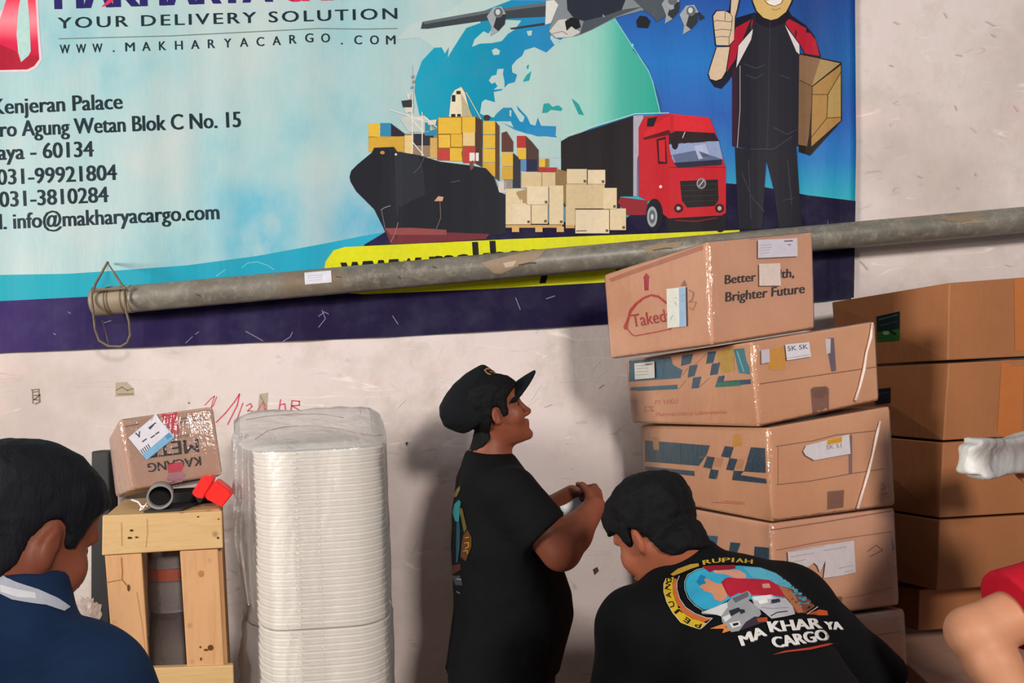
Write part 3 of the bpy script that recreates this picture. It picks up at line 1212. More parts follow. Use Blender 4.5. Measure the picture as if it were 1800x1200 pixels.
# main block
a.add(Z7([(583, 110), (600, 88), (815, 85), (858, 108), (858, 360), (815, 360), (583, 350)]), '#8a5d2c', 3)
for x0, y0, x1, y1, c in ((590, 92, 730, 190, YC), (735, 88, 815, 183, YC), (592, 197, 662, 275, '#dcb444'), (667, 193, 735, 270, '#d8ae3c'), (740, 182, 812, 264, CR), (588, 283, 657, 352, '#b8433f'), (661, 277, 735, 356, YC), (740, 270, 815, 368, '#b2433c')):
    r7(x0, y0, x1, y1, c, 4)
a.add(Z7([(815, 86), (858, 110), (858, 395), (815, 370)]), '#4d3630', 4)
r7(780, 306, 836, 356, '#dcdcd6', 5)
for k in range(4):
    r7(862, 113 + k * 85, 936, 194 + k * 85, [YC, '#d8b040', YC, YC2][k], 4)
a.add(Z7([(936, 113), (962, 145), (962, 480), (936, 460)]), '#5b4330', 4)
a.add(Z7([(975, 185), (1005, 175), (1046, 240), (1046, 300), (975, 300)]), '#5b3a30', 3)
a.ell(*Z7([(885, 92)])[0], 6, 5, '#3a332e', 4)
r7(978, 305, 1044, 388, YC, 4); r7(978, 392, 1044, 468, YC2, 4)
a.add(Z7([(1044, 306), (1090, 345), (1090, 520), (1044, 520)]), '#33323c', 4)
r7(1068, 203, 1122, 275, '#b33436', 4); r7(1070, 278, 1124, 345, YC, 4)
a.add(Z7([(1122, 203), (1160, 240), (1200, 290), (1200, 420), (1122, 420)]), '#4f3c36', 3)
r7(1094, 348, 1126, 416, '#5a86b8', 5); r7(1126, 346, 1190, 416, '#2a2a44', 4)
r7(1203, 342, 1240, 392, YC, 4); r7(1240, 342, 1262, 392, '#94702f', 4); r7(1200, 395, 1312, 430, '#a8343a', 4)
r7(955, 480, 1000, 550, '#c9c6bd', 3); r7(990, 470, 1040, 530, '#8f8a80', 3)
# hull
a.add(Z7([(50, 450), (60, 415), (100, 375), (185, 305), (200, 275), (320, 270), (340, 298), (470, 320), (600, 360), (780, 382), (880, 400), (930, 455), (960, 545), (998, 560), (1000, 760), (1000, 800), (640, 850), (300, 862), (255, 760), (200, 650), (90, 540), (55, 480)]), '#20222a', 6)
a.add(Z7([(320, 272), (340, 298), (470, 320), (500, 420), (510, 560), (420, 600), (350, 640), (330, 760), (318, 520)]), '#2b2e36', 7)
a.add(Z7([(262, 765), (420, 762), (560, 768), (640, 790), (900, 800), (880, 830), (640, 850), (300, 862)]), '#6d3038', 7)
a.add(Z7([(262, 765), (420, 762), (640, 775), (640, 805), (300, 805)]), '#8c4a48', 8)
a.line(Z7([(318, 300), (326, 520), (336, 830)]), 1.2, '#14151a', 8)
a.line(Z7([(505, 330), (480, 390), (440, 430)]), 1.4, '#4c4e52', 8)
a.add(Z7([(565, 600), (590, 570), (622, 575), (615, 600)]), '#c59a80', 8)
a.line(Z7([(240, 655), (262, 640), (298, 628)]), 1.2, '#8a8c92', 8); a.line(Z7([(245, 660), (265, 760)]), 1.2, '#6d6f76', 8)
a.line(Z7([(600, 600), (605, 700), (570, 790)]), 1.2, '#6d625c', 8); a.line(Z7([(670, 485), (720, 475)]), 1, '#5c5e62', 8)
a.line(Z7([(345, 730), (330, 790), (300, 850)]), 1.4, '#9a6a60', 9)
a.ell(*Z7([(250, 305)])[0], 4, 3, '#b98a3a', 8)
a.ell(*Z7([(332, 316)])[0], 2, 2, '#d8d4cc', 8)
a.add(Z7([(780, 370), (800, 350), (805, 400), (785, 412)]), '#6b4a40', 8)
a.build('printed_ship', ban_proj, banner, dice=DU, base=0.0026, label='printed black container ship with yellow containers')

# lorry
a = Art()
Z2 = lambda L: [(600 + x / 2.5, y / 2.5) for x, y in L]
a.add(Z2([(966, 620), (1000, 600), (1285, 508), (1285, 862), (1225, 862), (1225, 1000), (966, 900)]), '#1d171b', 0)
a.line(Z2([(975, 603), (1130, 550), (1290, 500), (1440, 496)]), 1.5, '#bfd8d4', 1)
a.add(Z2([(1283, 508), (1325, 505), (1340, 560), (1300, 700), (1298, 862), (1283, 862)]), '#a9a6b4', 1)
a.add(Z2([(1225, 866), (1345, 880), (1345, 945), (1260, 945), (1215, 890)]), '#8e1f2b', 2)
a.add(Z2([(1306, 560), (1330, 512), (1450, 500), (1618, 516), (1648, 590), (1676, 690), (1690, 740), (1690, 935), (1610, 985), (1470, 985), (1400, 930), (1390, 890), (1345, 880), (1306, 862)]), '#bf1c29', 3)
a.add(Z2([(1450, 500), (1618, 516), (1640, 580), (1450, 575), (1330, 605), (1330, 580)]), '#d2222e', 4)
a.add(Z2([(1326, 605), (1440, 570), (1450, 590), (1330, 615)]), '#5a0f16', 5)
a.add(Z2([(1440, 590), (1470, 575), (1640, 585), (1660, 620), (1440, 635)]), '#26161c', 5)
a.add(Z2([(1440, 632), (1658, 618), (1676, 700), (1672, 722), (1478, 738), (1450, 690)]), '#8d9cc0', 5)
a.add(Z2([(1455, 680), (1560, 660), (1676, 700), (1672, 722), (1478, 738)]), '#5b6788', 6)
a.add(Z2([(1460, 715), (1674, 700), (1672, 724), (1478, 738)]), '#23263a', 7)
a.add(Z2([(1550, 640), (1600, 632), (1620, 690), (1570, 700)]), '#a8b4d0', 6)
a.add(Z2([(1346, 520), (1388, 513), (1372, 556), (1342, 556)]), '#1d1216', 6)
a.add(Z2([(1385, 612), (1425, 600), (1432, 720), (1392, 720)]), '#3f0f16', 6)
a.add(Z2([(1394, 618), (1422, 612), (1424, 712), (1398, 708)]), '#c92430', 7)
a.ell(*Z2([(1466, 632)])[0], 6, 10, '#1c1218', 8)
a.line(Z2([(1500, 605), (1510, 580)]), 1.0, '#e8e4e2', 8)
a.line(Z2([(1440, 735), (1690, 735)]), 1.4, '#8f1320', 6)
a.add(Z2([(1488, 795), (1655, 788), (1658, 880), (1640, 905), (1520, 912), (1496, 880)]), '#1f1a1c', 6)
for k in range(4):
    a.line(Z2([(1494, 815 + k * 24), (1654, 808 + k * 24)]), 0.8, '#3c3638', 7)
a.ell(*Z2([(1582, 806)])[0], 8.5, 9.5, '#8f8d8d', 8); a.ell(*Z2([(1582, 806)])[0], 6, 7, '#4a484a', 9)
a.line(Z2([(1572, 818), (1582, 806), (1592, 792)]), 1.4, '#c9c7c6', 10)
a.ell(*Z2([(1403, 820)])[0], 2.6, 2.8, '#e6dcd4', 8)
for cx in (1482, 1662):
    a.ell(*Z2([(cx, 915)])[0], 8, 8, '#3a1016', 7); a.ell(*Z2([(cx, 915)])[0], 3.5, 4, '#b9a8a6', 8)
a.add(Z2([(1420, 960), (1690, 945), (1690, 1010), (1430, 1020)]), '#181218', 5)
a.line(Z2([(1470, 968), (1560, 972), (1660, 955)]), 2.0, '#7d1420', 6)
a.ell(*Z2([(1376, 945)])[0], 15, 29, '#15121a', 7); a.ell(*Z2([(1366, 952)])[0], 9, 18, '#9aa0a8', 8); a.ell(*Z2([(1366, 952)])[0], 5.5, 12, '#5b6068', 9); a.ell(*Z2([(1366, 952)])[0], 2.4, 5, '#c3c6ca', 10)
a.ell(*Z2([(1665, 985)])[0], 10, 14, '#15121a', 6)
a.build('printed_lorry', ban_proj, banner, dice=DU, base=0.0026, label='printed red lorry with a black trailer')

# parcels
a = Art()
T1, T2, T3, TS = '#d8c5a0', '#cdb88f', '#dccbab', '#8a7148'
for x0, y0, x1, y1, c, l in ((1095, 425, 1302, 520, T2, 1), (1000, 525, 1125, 742, T1, 2), (1130, 510, 1260, 622, T3, 3), (1265, 505, 1352, 742, T1, 3), (1042, 620, 1153, 742, T3, 4), (1157, 622, 1256, 738, T1, 4),
                             (1372, 405, 1496, 495, T1, 2), (1500, 410, 1606, 497, T3, 2), (1368, 497, 1602, 645, T2, 2), (1595, 520, 1676, 648, T1, 3), (1365, 632, 1422, 745, T2, 3), (1424, 652, 1630, 796, T3, 5), (1634, 645, 1732, 776, T1, 4)):
    r7(x0, y0, x1, y1, c, l)
a.add(Z7([(1302, 425), (1318, 405), (1372, 420), (1368, 640), (1352, 600), (1352, 505), (1302, 505)]), TS, 1)
a.add(Z7([(1060, 545), (1130, 525), (1130, 615), (1095, 610)]), '#a58d62', 3)
for x0, y0, x1, y1 in ((1042, 620, 1153, 742), (1157, 622, 1256, 738), (1130, 510, 1260, 622), (1265, 505, 1352, 742), (1372, 405, 1496, 495), (1500, 410, 1606, 497), (1424, 652, 1630, 796), (1634, 645, 1732, 776), (1595, 520, 1676, 648)):
    a.line(Z7([(x1, y0), (x1, y1), (x0, y1)]), 0.8, '#9c8459', 6)
    a.rect(*Z7([(x1 - 22, y1 - 24)])[0], *Z7([(x1 - 6, y1 - 8)])[0], '#6b5636', 7)
a.line(Z7([(1496, 410), (1496, 500)]), 1.4, '#5c4a30', 7)
a.line(Z7([(1430, 782), (1490, 780)]), 1.6, '#544836', 7)
a.line(Z7([(1220, 425), (1220, 510)]), 0.9, '#8b744c', 6)
r7(1000, 745, 1345, 762, '#c79c5c', 3)
for x0 in (1038, 1180, 1310):
    r7(x0, 755, x0 + 44, 788, '#d0a868', 4)
r7(1365, 745, 1420, 765, '#c79c5c', 3)
a.build('printed_parcels', ban_proj, banner, dice=DU, base=0.0042, label='printed heap of tan parcels on pallets')

# courier with thumb up
a = Art()
Z3 = lambda L: [(1080 + x / 2.5, y / 2.5) for x, y in L]
Z9 = lambda L: [(1220 + x / 6.0, y / 6.0) for x, y in L]
OUT = '#14141c'
SK, BK = '#d2bb9e', '#22222c'
a.add(Z9([(440, 190), (640, 130), (640, 300), (440, 740), (360, 860), (290, 935), (215, 915), (170, 850), (300, 700)]), '#16162a', 0)
a.add(Z9([(610, 200), (640, 230), (625, 310), (470, 470), (440, 620), (330, 780), (380, 480), (440, 290)]), '#ab1730', 1)
a.add(Z9([(625, 300), (600, 420), (445, 715), (470, 480)]), '#d9d3d2', 2)
a.add(Z3([(610, 60), (690, 100), (760, 65), (800, 130), (812, 240), (810, 640), (760, 660), (700, 668), (590, 655), (520, 640), (530, 290), (560, 180)]), BK, 1)
a.add(Z3([(518, 300), (536, 290), (540, 500), (535, 648), (518, 640)]), '#3a1828', 2)
a.line(Z3([(552, 290), (552, 480), (540, 648)]), 1.2, '#b6a9a2', 3)
a.line(Z3([(684, 100), (678, 400), (672, 655)]), 0.8, '#3d3d48', 3)
for q in ([(570, 280), (620, 300), (660, 285)], [(580, 330), (620, 345), (655, 325)], [(730, 330), (770, 345)], [(700, 560), (760, 590), (800, 570)], [(600, 655), (700, 655), (780, 600)]):
    a.line(Z3(q), 1.3, '#41424d', 3)
a.add(Z9([(640, 130), (800, 225), (1000, 110), (1030, 170), (960, 240), (800, 300), (660, 240)]), '#1a1020', 3)
a.add(Z9([(985, 130), (1180, 270), (1270, 380), (1340, 600), (1180, 600), (1120, 480), (960, 250)]), '#16162a', 1)
a.add(Z9([(985, 190), (1190, 300), (1280, 420), (1325, 590), (1170, 565), (1120, 470), (965, 250)]), '#b01a30', 2)
a.add(Z9([(958, 262), (1110, 470), (1112, 575), (1080, 545)]), '#d6cfcf', 3)
# head
a.add(Z9([(590, -120), (1060, -120), (1040, 20), (985, 130), (890, 205), (810, 225), (720, 195), (650, 120), (610, 20)]), OUT, 4)
a.add(Z9([(605, -120), (1045, -120), (1025, 15), (970, 125), (880, 195), (810, 212), (730, 185), (662, 115), (622, 15)]), '#cfae6c', 5)
a.add(Z9([(690, -60), (960, -60), (930, 25), (850, 70), (780, 45)]), '#c7a56a', 6)
a.add(Z9([(755, 10), (940, -25), (915, 35), (850, 62), (795, 45)]), '#e9e2dc', 7)
a.line(Z9([(745, 5), (780, 45), (850, 65), (920, 35), (945, -10)]), 1.0, '#5f4526', 8)
a.line(Z9([(815, 92), (860, 105), (915, 85)]), 1.1, '#9a7a3e', 8)
# forearm and fist
a.add(Z9([(145, 780), (170, 690), (230, 500), (385, 490), (345, 760), (300, 840), (230, 865), (165, 845)]), OUT, 5)
a.add(Z9([(155, 775), (180, 690), (240, 500), (375, 495), (335, 750), (290, 828), (230, 850), (172, 832)]), SK, 6)
a.add(Z9([(365, -30), (490, -30), (468, 90), (435, 200), (420, 430), (375, 490), (222, 485), (205, 300), (192, 160), (235, 105), (370, 112), (385, 0)]), OUT, 7)
a.add(Z9([(395, -30), (478, -30), (452, 100), (430, 180), (420, 420), (370, 478), (235, 475), (215, 300), (203, 170), (240, 118), (330, 115), (385, 150)]), SK, 8)
for q in ([(203, 235), (235, 215), (385, 232), (400, 215)], [(215, 320), (300, 308), (395, 318)], [(222, 395), (300, 382), (372, 392)], [(330, 118), (325, 215)], [(385, 150), (405, 180), (395, 300), (372, 390), (368, 478)]):
    a.line(Z9(q), 1.1, '#5c4a36', 9)
# carried parcel
a.add(Z9([(1115, 560), (1555, 655), (1560, 1270), (1225, 1640), (1105, 1600)]), '#241a12', 3)
a.add(Z3([(812, 242), (870, 378), (862, 645), (808, 635)]), '#7d5f43', 4)
a.add(Z3([(815, 240), (992, 278), (870, 376), (815, 352)]), '#a58a5c', 5)
a.add(Z3([(815, 240), (905, 258), (868, 376), (815, 352)]), '#86664a', 6)
a.add(Z3([(870, 382), (996, 285), (996, 530), (864, 645)]), '#a67f48', 5)
a.add(Z3([(940, 415), (996, 320), (996, 515), (935, 518)]), '#ad9157', 6)
for q in ([(870, 380), (996, 284)], [(815, 352), (870, 380), (862, 645)], [(868, 415), (938, 415), (996, 316)], [(938, 415), (934, 518), (996, 515)], [(934, 518), (864, 605)], [(996, 284), (996, 530), (862, 648)]):
    a.line(Z3(q), 1.1, '#33241a', 7)
# legs
a.add(Z3([(530, 648), (590, 655), (700, 668), (800, 645), (822, 990), (722, 1000), (700, 830), (668, 702), (660, 820), (650, 1005), (545, 1005)]), '#23232b', 2)
for q in ([(560, 760), (600, 860), (660, 930)], [(760, 700), (780, 900)], [(590, 700), (600, 960)], [(740, 880), (790, 870)]):
    a.line(Z3(q), 1.6, '#3a3b44', 3)
a.build('printed_courier', ban_proj, banner, dice=DU, base=0.0026, label='printed cartoon courier with thumb up and parcel')

# lettering and logo
a = Art()
INK = '#1e3038'
a.add([(-40, 128), (52, 126), (66, 118), (74, 104), (70, 60), (66, -10), (30, -10), (-40, 60)], '#d9c3cb', 0)
a.add([(-40, 124), (48, 122), (60, 116), (69, 104), (66, 60), (62, -10), (14, -10), (-2, 40), (-40, 60)], 'ink_logo', 1)
a.add([(-40, 82), (0, 78), (28, 90), (33, 104), (50, 97), (68, 98), (69, 104), (60, 116), (48, 122), (-40, 124)], '#a51d34', 2)
a.add([(37, -10), (48, -10), (52, 40), (54, 90), (50, 98), (37, 109), (32, 92), (29, 60), (32, 20)], '#a9c9c4', 3)
a.tris(heavy('MAKHARYA', (99, 16), (477, 3), 62, 7, 4), '#2b2463', 1)
a.tris(heavy('CARGO', (496, 3), (697, -3), 62, 7, 4), '#cf2a55', 1)
a.add([(178, 12), (198, -8), (206, -8), (196, 4), (184, 11)], '#d5355c', 2)
a.tris(heavy('YOUR DELIVERY SOLUTION', (102, 50), (698, 33), 19, 1.4, 3, spacing=1.25), INK, 1)
a.line([(103, 68), (300, 63), (480, 54), (560, 50), (640, 51), (698, 50)], 1.6, '#6f8078', 1)
xs = 'WWW.MAKHARYACARGO.COM'
for k, ch in enumerate(xs):
    t = k / (len(xs) - 1)
    x = 114 + (687 - 114) * t
    y = float(np.interp(x, [114, 300, 480, 560, 600, 690], [94, 88, 80, 73, 78, 78]))
    wd_ = {'W': 17, '.': 3, 'M': 16, 'O': 15, 'G': 14, 'C': 13, 'A': 14, 'H': 13}.get(ch, 12)
    a.tris(heavy(ch, (x - wd_ / 2, y), (x + wd_ / 2, y - 0.4), 15.5, 0.9, 2), INK, 1)
for s_, p0, p1, h_ in (('Kenjeran Palace', (-13, 201), (215, 191), 27), ('tro Agung Wetan Blok C No. 15', (-12, 241), (423, 223), 27), ('aya - 60134', (-3, 281), (164, 275), 27), ('031-99921804', (-4, 325), (205, 316), 27), ('031-3810284', (0, 364), (190, 355), 27), ('l. info@makharyacargo.com', (0, 403), (385, 385), 27)):
    a.tris(heavy(s_, p0, p1, h_, 2.2, 3), INK, 1)
a.build('printed_lettering', ban_proj, banner, dice=DU, base=0.0008, label='dark address lettering and red logo')

# ================================================================== pipe on the wall
bm = bmesh.new()
A_, B_ = at(166, 531, 2.835), at(2080, 361, 2.835)
r = 0.0485
n_ = 26
pts = [A_.lerp(B_, t) for t in np.linspace(0, 1, 24)]
tube_bm(bm, pts, r, n_, cap=False)
dirp = (B_ - A_).normalized()
inner = tube_bm(bm, [A_ + dirp * 0.0, A_ + dirp * 0.3], r - 0.004, n_, cap=False)
bm.verts.ensure_lookup_table()
for k in range(n_):
    bm.faces.new((bm.verts[k], bm.verts[(k + 1) % n_], inner[0][(k + 1) % n_], inner[0][k]))
bmesh.ops.recalc_face_normals(bm, faces=bm.faces[:])
pipe = from_bm('wall_pipe', bm, M['pipe'], None, None)
pipe_loc = A_.copy()
for v in pipe.data.vertices:
    v.co -= pipe_loc
pipe.location = pipe_loc
tag(pipe, 'long grey weathered pipe running across the wall over the banner', 'pipe')
M['pipe_collar'] = mottled('bare_pipe_end', '#7f705a', '#91846e', 8, 0.55)
M['rust_ring'] = mottled('rust_ring', '#54422f', '#6e5a42', 12, 0.6)
bm = bmesh.new()
tube_bm(bm, [A_ + dirp * 0.004, A_ + dirp * 0.135], r + 0.0012, n_, cap=False)
from_bm('pipe_collar', bm, M['pipe_collar'], pipe, label='beige bare end of the pipe')
for d_ in (0.052, 0.062, 0.108):
    bm = bmesh.new()
    tube_bm(bm, [A_ + dirp * d_, A_ + dirp * (d_ + 0.004)], r + 0.0028, n_, cap=True)
    from_bm('rust_ring', bm, M['rust_ring'], pipe, label='thin dark ring round the pipe')


def pipe_hit(px, py, lift=0.0):
    d = ray(px, py).normalized()
    # nearest crossing with the cylinder
    ax = dirp
    o = CAMLOC - A_
    dd = d - ax * d.dot(ax); oo = o - ax * o.dot(ax)
    a2, b2, c2 = dd.dot(dd), 2 * dd.dot(oo), oo.dot(oo) - (r + 0.0005 + lift) ** 2
    disc = b2 * b2 - 4 * a2 * c2
    if disc < 0:
        return None
    return CAMLOC + d * ((-b2 - math.sqrt(disc)) / (2 * a2))


a = Art()
a.add([(535, 479), (582, 475), (583, 496), (536, 500)], '#d8d7e2', 0)
for y_ in (484, 488, 492):
    a.line([(541, y_ + 1), (566, y_ - 1)], 0.8, '#a9a8b4', 1)
a.build('barcode_sticker', pipe_hit, pipe, dice=8, diceu=3, label='small white sticker on the pipe')
a = Art()
a.add([(845, 462), (870, 455), (900, 448), (935, 440), (960, 438), (948, 452), (930, 462), (905, 470), (880, 482), (868, 480)], '#9c8873', 0)
a.add([(884, 462), (908, 458), (902, 468), (888, 470)], '#c2b09a', 1)
a.line([(912, 466), (930, 462), (942, 462)], 2.4, '#57493a', 1)
a.add([(1128, 434), (1160, 428), (1200, 424), (1195, 434), (1165, 440), (1140, 446)], '#96836b', 0)
a.line([(1148, 440), (1170, 436), (1182, 436)], 1.8, '#4e4334', 1)
a.add([(1640, 384), (1700, 376), (1738, 378), (1690, 390)], '#8a7660', 0)
a.line([(1690, 392), (1735, 389)], 2.2, '#a08a6e', 1)
for p_, q_ in (((590, 486), (600, 487)), ((345, 517), (352, 520)), ((700, 485), (704, 490)), ((760, 468), (768, 471))):
    a.line([p_, q_], 1.5, '#4c463c', 1)
a.build('mud_stain', pipe_hit, pipe, dice=8, diceu=3, label='dried brown mud on the pipe')

wh = bmesh.new()
PW = lambda x, y, Y: at(x, y, Y)
tube_bm(wh, [PW(163, 514, 2.775), PW(168, 498, 2.775), PW(189, 461, 2.80), PW(203, 484, 2.775), PW(218, 506, 2.772), PW(230, 509, 2.78)], 0.0045, 8)
tube_bm(wh, [PW(162, 512, 2.775), PW(190, 508, 2.772), PW(222, 506, 2.772)], 0.004, 8)
tube_bm(wh, [PW(163, 505, 2.776), PW(161, 520, 2.776), PW(164, 550, 2.776), PW(167, 578, 2.79), PW(174, 598, 2.80), PW(190, 608, 2.805), PW(212, 609, 2.805), PW(224, 602, 2.80), PW(229, 588, 2.79), PW(227, 565, 2.785), PW(222, 548, 2.776), PW(219, 508, 2.772)], 0.0042, 8)
tube_bm(wh, [PW(180, 563, 2.81), PW(186, 585, 2.815), PW(191, 607, 2.82)], 0.0022, 6)
tube_bm(wh, [PW(189, 461, 2.80), PW(190, 462, 2.918)], 0.004, 8)
hg = from_bm('wire_hanger', wh, M['wire'], None, smooth=True)
hl = at(190, 500, 2.78)
for v in hg.data.vertices:
    v.co -= hl
hg.location = hl
tag(hg, 'bent rusty wire loop holding up the left end of the pipe', 'hanger')
# ================================================================== cartons
FR = {}


class FaceHit:
    """The carton's skin, hit along the line of sight; just past an edge the nearest skin point is used."""
    dice = 14

    def __init__(s, bvh, corners):
        s.b = bvh

    def __call__(s, px, py, lift=0.0):
        d = ray(px, py).normalized()
        h, n, i, dist = s.b.ray_cast(CAMLOC, d)
        if h is None:
            return None
        if n.dot(d) > 0:
            n = -n
        return h + n * lift


class Carton:
    """A carton from the six corners seen in the photograph (left-far, near and right edges), each edge at its own distance."""

    def __init__(s, name, px, Y, mat, label, cat='box', group=None, floor=False, wrap=0.0, bevel=0.006):
        Lt, Lb, Nt, Nb, Rt, Rb = px
        YL, YN, YR = Y
        s.T = [at(*Lt, YL), at(*Nt, YN), at(*Rt, YR)]
        s.B = [at(*Lb, YL), at(*Nb, YN), at(*Rb, YR)]
        if floor:
            s.B = [Vector((p.x, p.y, 0)) for p in s.B]
        s.T.append(s.T[0] + s.T[2] - s.T[1])
        s.B.append(s.B[0] + s.B[2] - s.B[1])
        base = sum(s.B, Vector()) / 4
        s.root = thing(name, base, label, cat, group)
        c = [s.B[0], s.B[1], s.B[2], s.B[3], s.T[0], s.T[1], s.T[2], s.T[3]]
        bm = bmesh.new()
        hexa(bm, c, bevel, segs=3)
        for f in bm.faces:
            f.smooth = False
        bmesh.ops.triangulate(bm, faces=bm.faces[:])
        s.body = from_bm('carton_body', bm, mat, s.root)
        s.left = s.right = s.face = FaceHit(bvh_of(s.body), s.B + s.T)
        if wrap:
            ctr = sum(c, Vector()) / 8
            bm = bmesh.new()
            hexa(bm, [p + (p - ctr).normalized() * wrap * 1.7 for p in c], 0.016, segs=4)
            for f in bm.faces:
                f.smooth = True
            from_bm('plastic_wrap', bm, M['film'], s.root, label='clear stretch film round the carton')

    # point on a face: u along it (0 = near edge), v down it
    def face_point(s, face, u, v):
        a, b = (1, 0) if face == 'left' else (1, 2)
        t = s.T[a].lerp(s.T[b], u); q = s.B[a].lerp(s.B[b], u)
        return t.lerp(q, v)


def seam(c, face, pts, w, col, name, label=None):
    a = Art()
    a.line(pts, w, col, 0)
    return a.build(name, c.left if face == 'left' else c.right, c.root, label=label)


# --- the leaning wrapped stack
c1 = Carton('wrapped_carton', ((1062, 483), (1073, 630), (1243, 425), (1252, 606), (1428, 408), (1432, 577)), (2.55, 2.10, 2.26), M['card_tan'],
            'film-wrapped carton with red arched logo, topmost of the leaning stack', group='leaning stack of wrapped cartons', wrap=0.004)
a = Art()
RD = '#b8392f'
Z10 = lambda L: [(1040 + x / 4.2857, 400 + y / 4.2857) for x, y in L]
a.add(Z10([(240, 745), (262, 700), (285, 620), (330, 565), (395, 520), (450, 500), (505, 510), (570, 560), (580, 580), (560, 575), (505, 530), (450, 516), (400, 535), (340, 585), (300, 640), (280, 710), (272, 770), (245, 765)]), RD, 1)
a.line(Z10([(268, 760), (305, 805), (330, 815), (480, 788), (600, 762)]), 2.2, RD, 1)
a.tris(heavy('Takeda', Z10([(312, 750)])[0], Z10([(612, 700)])[0], 22, 1.0, 2), RD, 2)
a.add(Z10([(398, 475), (396, 385), (388, 380), (412, 340), (440, 372), (432, 380), (430, 470)]), '#b22437', 1)
a.add(Z10([(670, 440), (700, 390), (722, 440)]), '#9c6a52', 1)
a.line(Z10([(735, 470), (770, 490), (760, 540), (735, 560)]), 2.0, '#a57057', 1)
a.line(Z10([(735, 560), (790, 560), (765, 620), (735, 600)]), 1.4, '#a57057', 1)
a.build('red_logo_print', c1.left, c1.root, label='red arched company logo')
a = Art()
a.tris(heavy('Better Health,', Z10([(1003, 425)])[0], Z10([(1522, 372)])[0], 15.5, 1.6, 3, shear=0.15), '#3b2a26', 1)
a.tris(heavy('Brighter Future', Z10([(1008, 558)])[0], Z10([(1605, 492)])[0], 16.5, 1.6, 3, shear=0.15), '#3b2a26', 1)
a.build('slogan_print', c1.right, c1.root, label='dark two-line slogan')
a = Art()
a.add(Z10([(578, 462), (722, 446), (728, 742), (585, 756)]), '#dfe1d6', 3)
a.add(Z10([(672, 455), (722, 449), (728, 740), (676, 746)]), '#9ebad6', 4)
for q in ([(640, 530), (655, 528)], [(640, 560), (652, 580)], [(690, 520), (712, 505)], [(686, 560), (712, 540)], [(610, 690), (625, 660)]):
    a.line(Z10(q), 0.9, '#8195ac', 5)
a.build('address_label', c1.left, c1.root, base=0.0065, label='white and pale blue address label')
a = Art()
a.add(Z10([(1240, 95), (1536, 82), (1538, 218), (1240, 232)]), '#d5d0da', 3)
a.line(Z10([(1440, 105), (1500, 102)]), 1.8, '#55505e', 4)
for y_ in (130, 150, 170, 190):
    a.line(Z10([(1258, y_ + 6), (1400 - y_ * 0.4, y_)]), 0.7, '#9a96a6', 4)
a.line(Z10([(1465, 130), (1485, 132)]), 1.6, '#77727f', 4)
a.build('shipping_label', c1.right, c1.root, base=0.0065, label='white shipping label')
a = Art()
a.add(Z10([(1248, 275), (1408, 270), (1412, 438), (1250, 440)]), '#e2cfc4', 3)
a.build('square_sticker', c1.right, c1.root, base=0.0066, label='pale square sticker')
a = Art()
a.add(Z10([(130, 385), (300, 320), (840, 130), (842, 165), (300, 355), (150, 410)]), '#b9755a', 0)
a.add(Z10([(1000, 95), (1660, 30), (1662, 45), (1000, 112)]), '#b98d7a', 0)
a.build('packing_tape', c1.left, c1.root, label='strip of tape along the top edge')

TEAL, TEAL2, OR = '#215f76', '#1c4f66', '#d69a35'
Z11 = lambda L: [(1080 + x / 3.3327, 560 + y / 3.3333) for x, y in L]
c2 = Carton('wrapped_carton', ((1101, 634), (1112, 743), (1320, 601), (1333, 750), (1538, 565), (1545, 704)), (2.76, 2.06, 2.22), M['card_orange'],
            'film-wrapped carton with teal chequers and small white label, second from stack top', group='leaning stack of wrapped cartons', wrap=0.004)
a = Art()
a.add(Z11([(68, 250), (330, 222), (345, 270), (400, 300), (388, 348), (80, 370)]), TEAL, 1)
a.add(Z11([(98, 402), (370, 386), (372, 412), (90, 426)]), TEAL, 1)
for L in ([(398, 215), (462, 205), (448, 262), (390, 278)], [(548, 195), (598, 190), (580, 258), (538, 265)], [(440, 275), (490, 268), (470, 335), (430, 345)], [(572, 265), (622, 255), (605, 325), (560, 332)], [(462, 345), (510, 338), (495, 405), (452, 410)], [(610, 338), (648, 332), (640, 365), (800, 354), (800, 382), (592, 402)]):
    a.add(Z11(L), TEAL2, 1)
a.add(Z11([(590, 402), (600, 372), (740, 366), (740, 392)]), '#1c7a60', 2)
a.add(Z11([(600, 205), (650, 180), (700, 172), (705, 300), (650, 320), (622, 300)]), '#c09a3a', 1)
a.add(Z11([(700, 178), (760, 172), (775, 250), (792, 285), (795, 326), (730, 318)]), '#2f7f90', 2)
a.line(Z11([(720, 190), (740, 250), (760, 310)]), 2.2, '#83b8bf', 3)
for L in ([(470, 270), (540, 205)], [(400, 330), (430, 290)], [(500, 400), (560, 345)], [(380, 410), (420, 360)]):
    a.line(Z11(L), 0.9, '#a2684d', 2)
a.build('teal_chequer_print', c2.left, c2.root, label='teal chequered band')
a = Art()
RT = '#c9694e'
a.tris(text_tris('PT YAKLI', Z11([(240, 505)])[0], Z11([(370, 495)])[0], 8, 0), RT, 1)
a.line(Z11([(180, 515), (232, 515)]), 1.4, RT, 1); a.line(Z11([(182, 540), (230, 540)]), 1.4, RT, 1); a.line(Z11([(182, 515), (182, 545)]), 1.4, RT, 1); a.line(Z11([(205, 515), (230, 540)]), 1.4, RT, 1)
a.tris(text_tris('Pharmaceutical Laboratories', Z11([(245, 572)])[0], Z11([(660, 556)])[0], 7, 0), RT, 1)
a.line(Z11([(100, 480), (130, 478), (110, 520), (130, 560), (100, 575)]), 1.2, '#c97e62', 1)
a.build('red_address_print', c2.left, c2.root, label='faint red printed address')
a = Art()
a.add(Z11([(127, 262), (244, 248), (247, 345), (130, 355)]), '#dedbd2', 2)
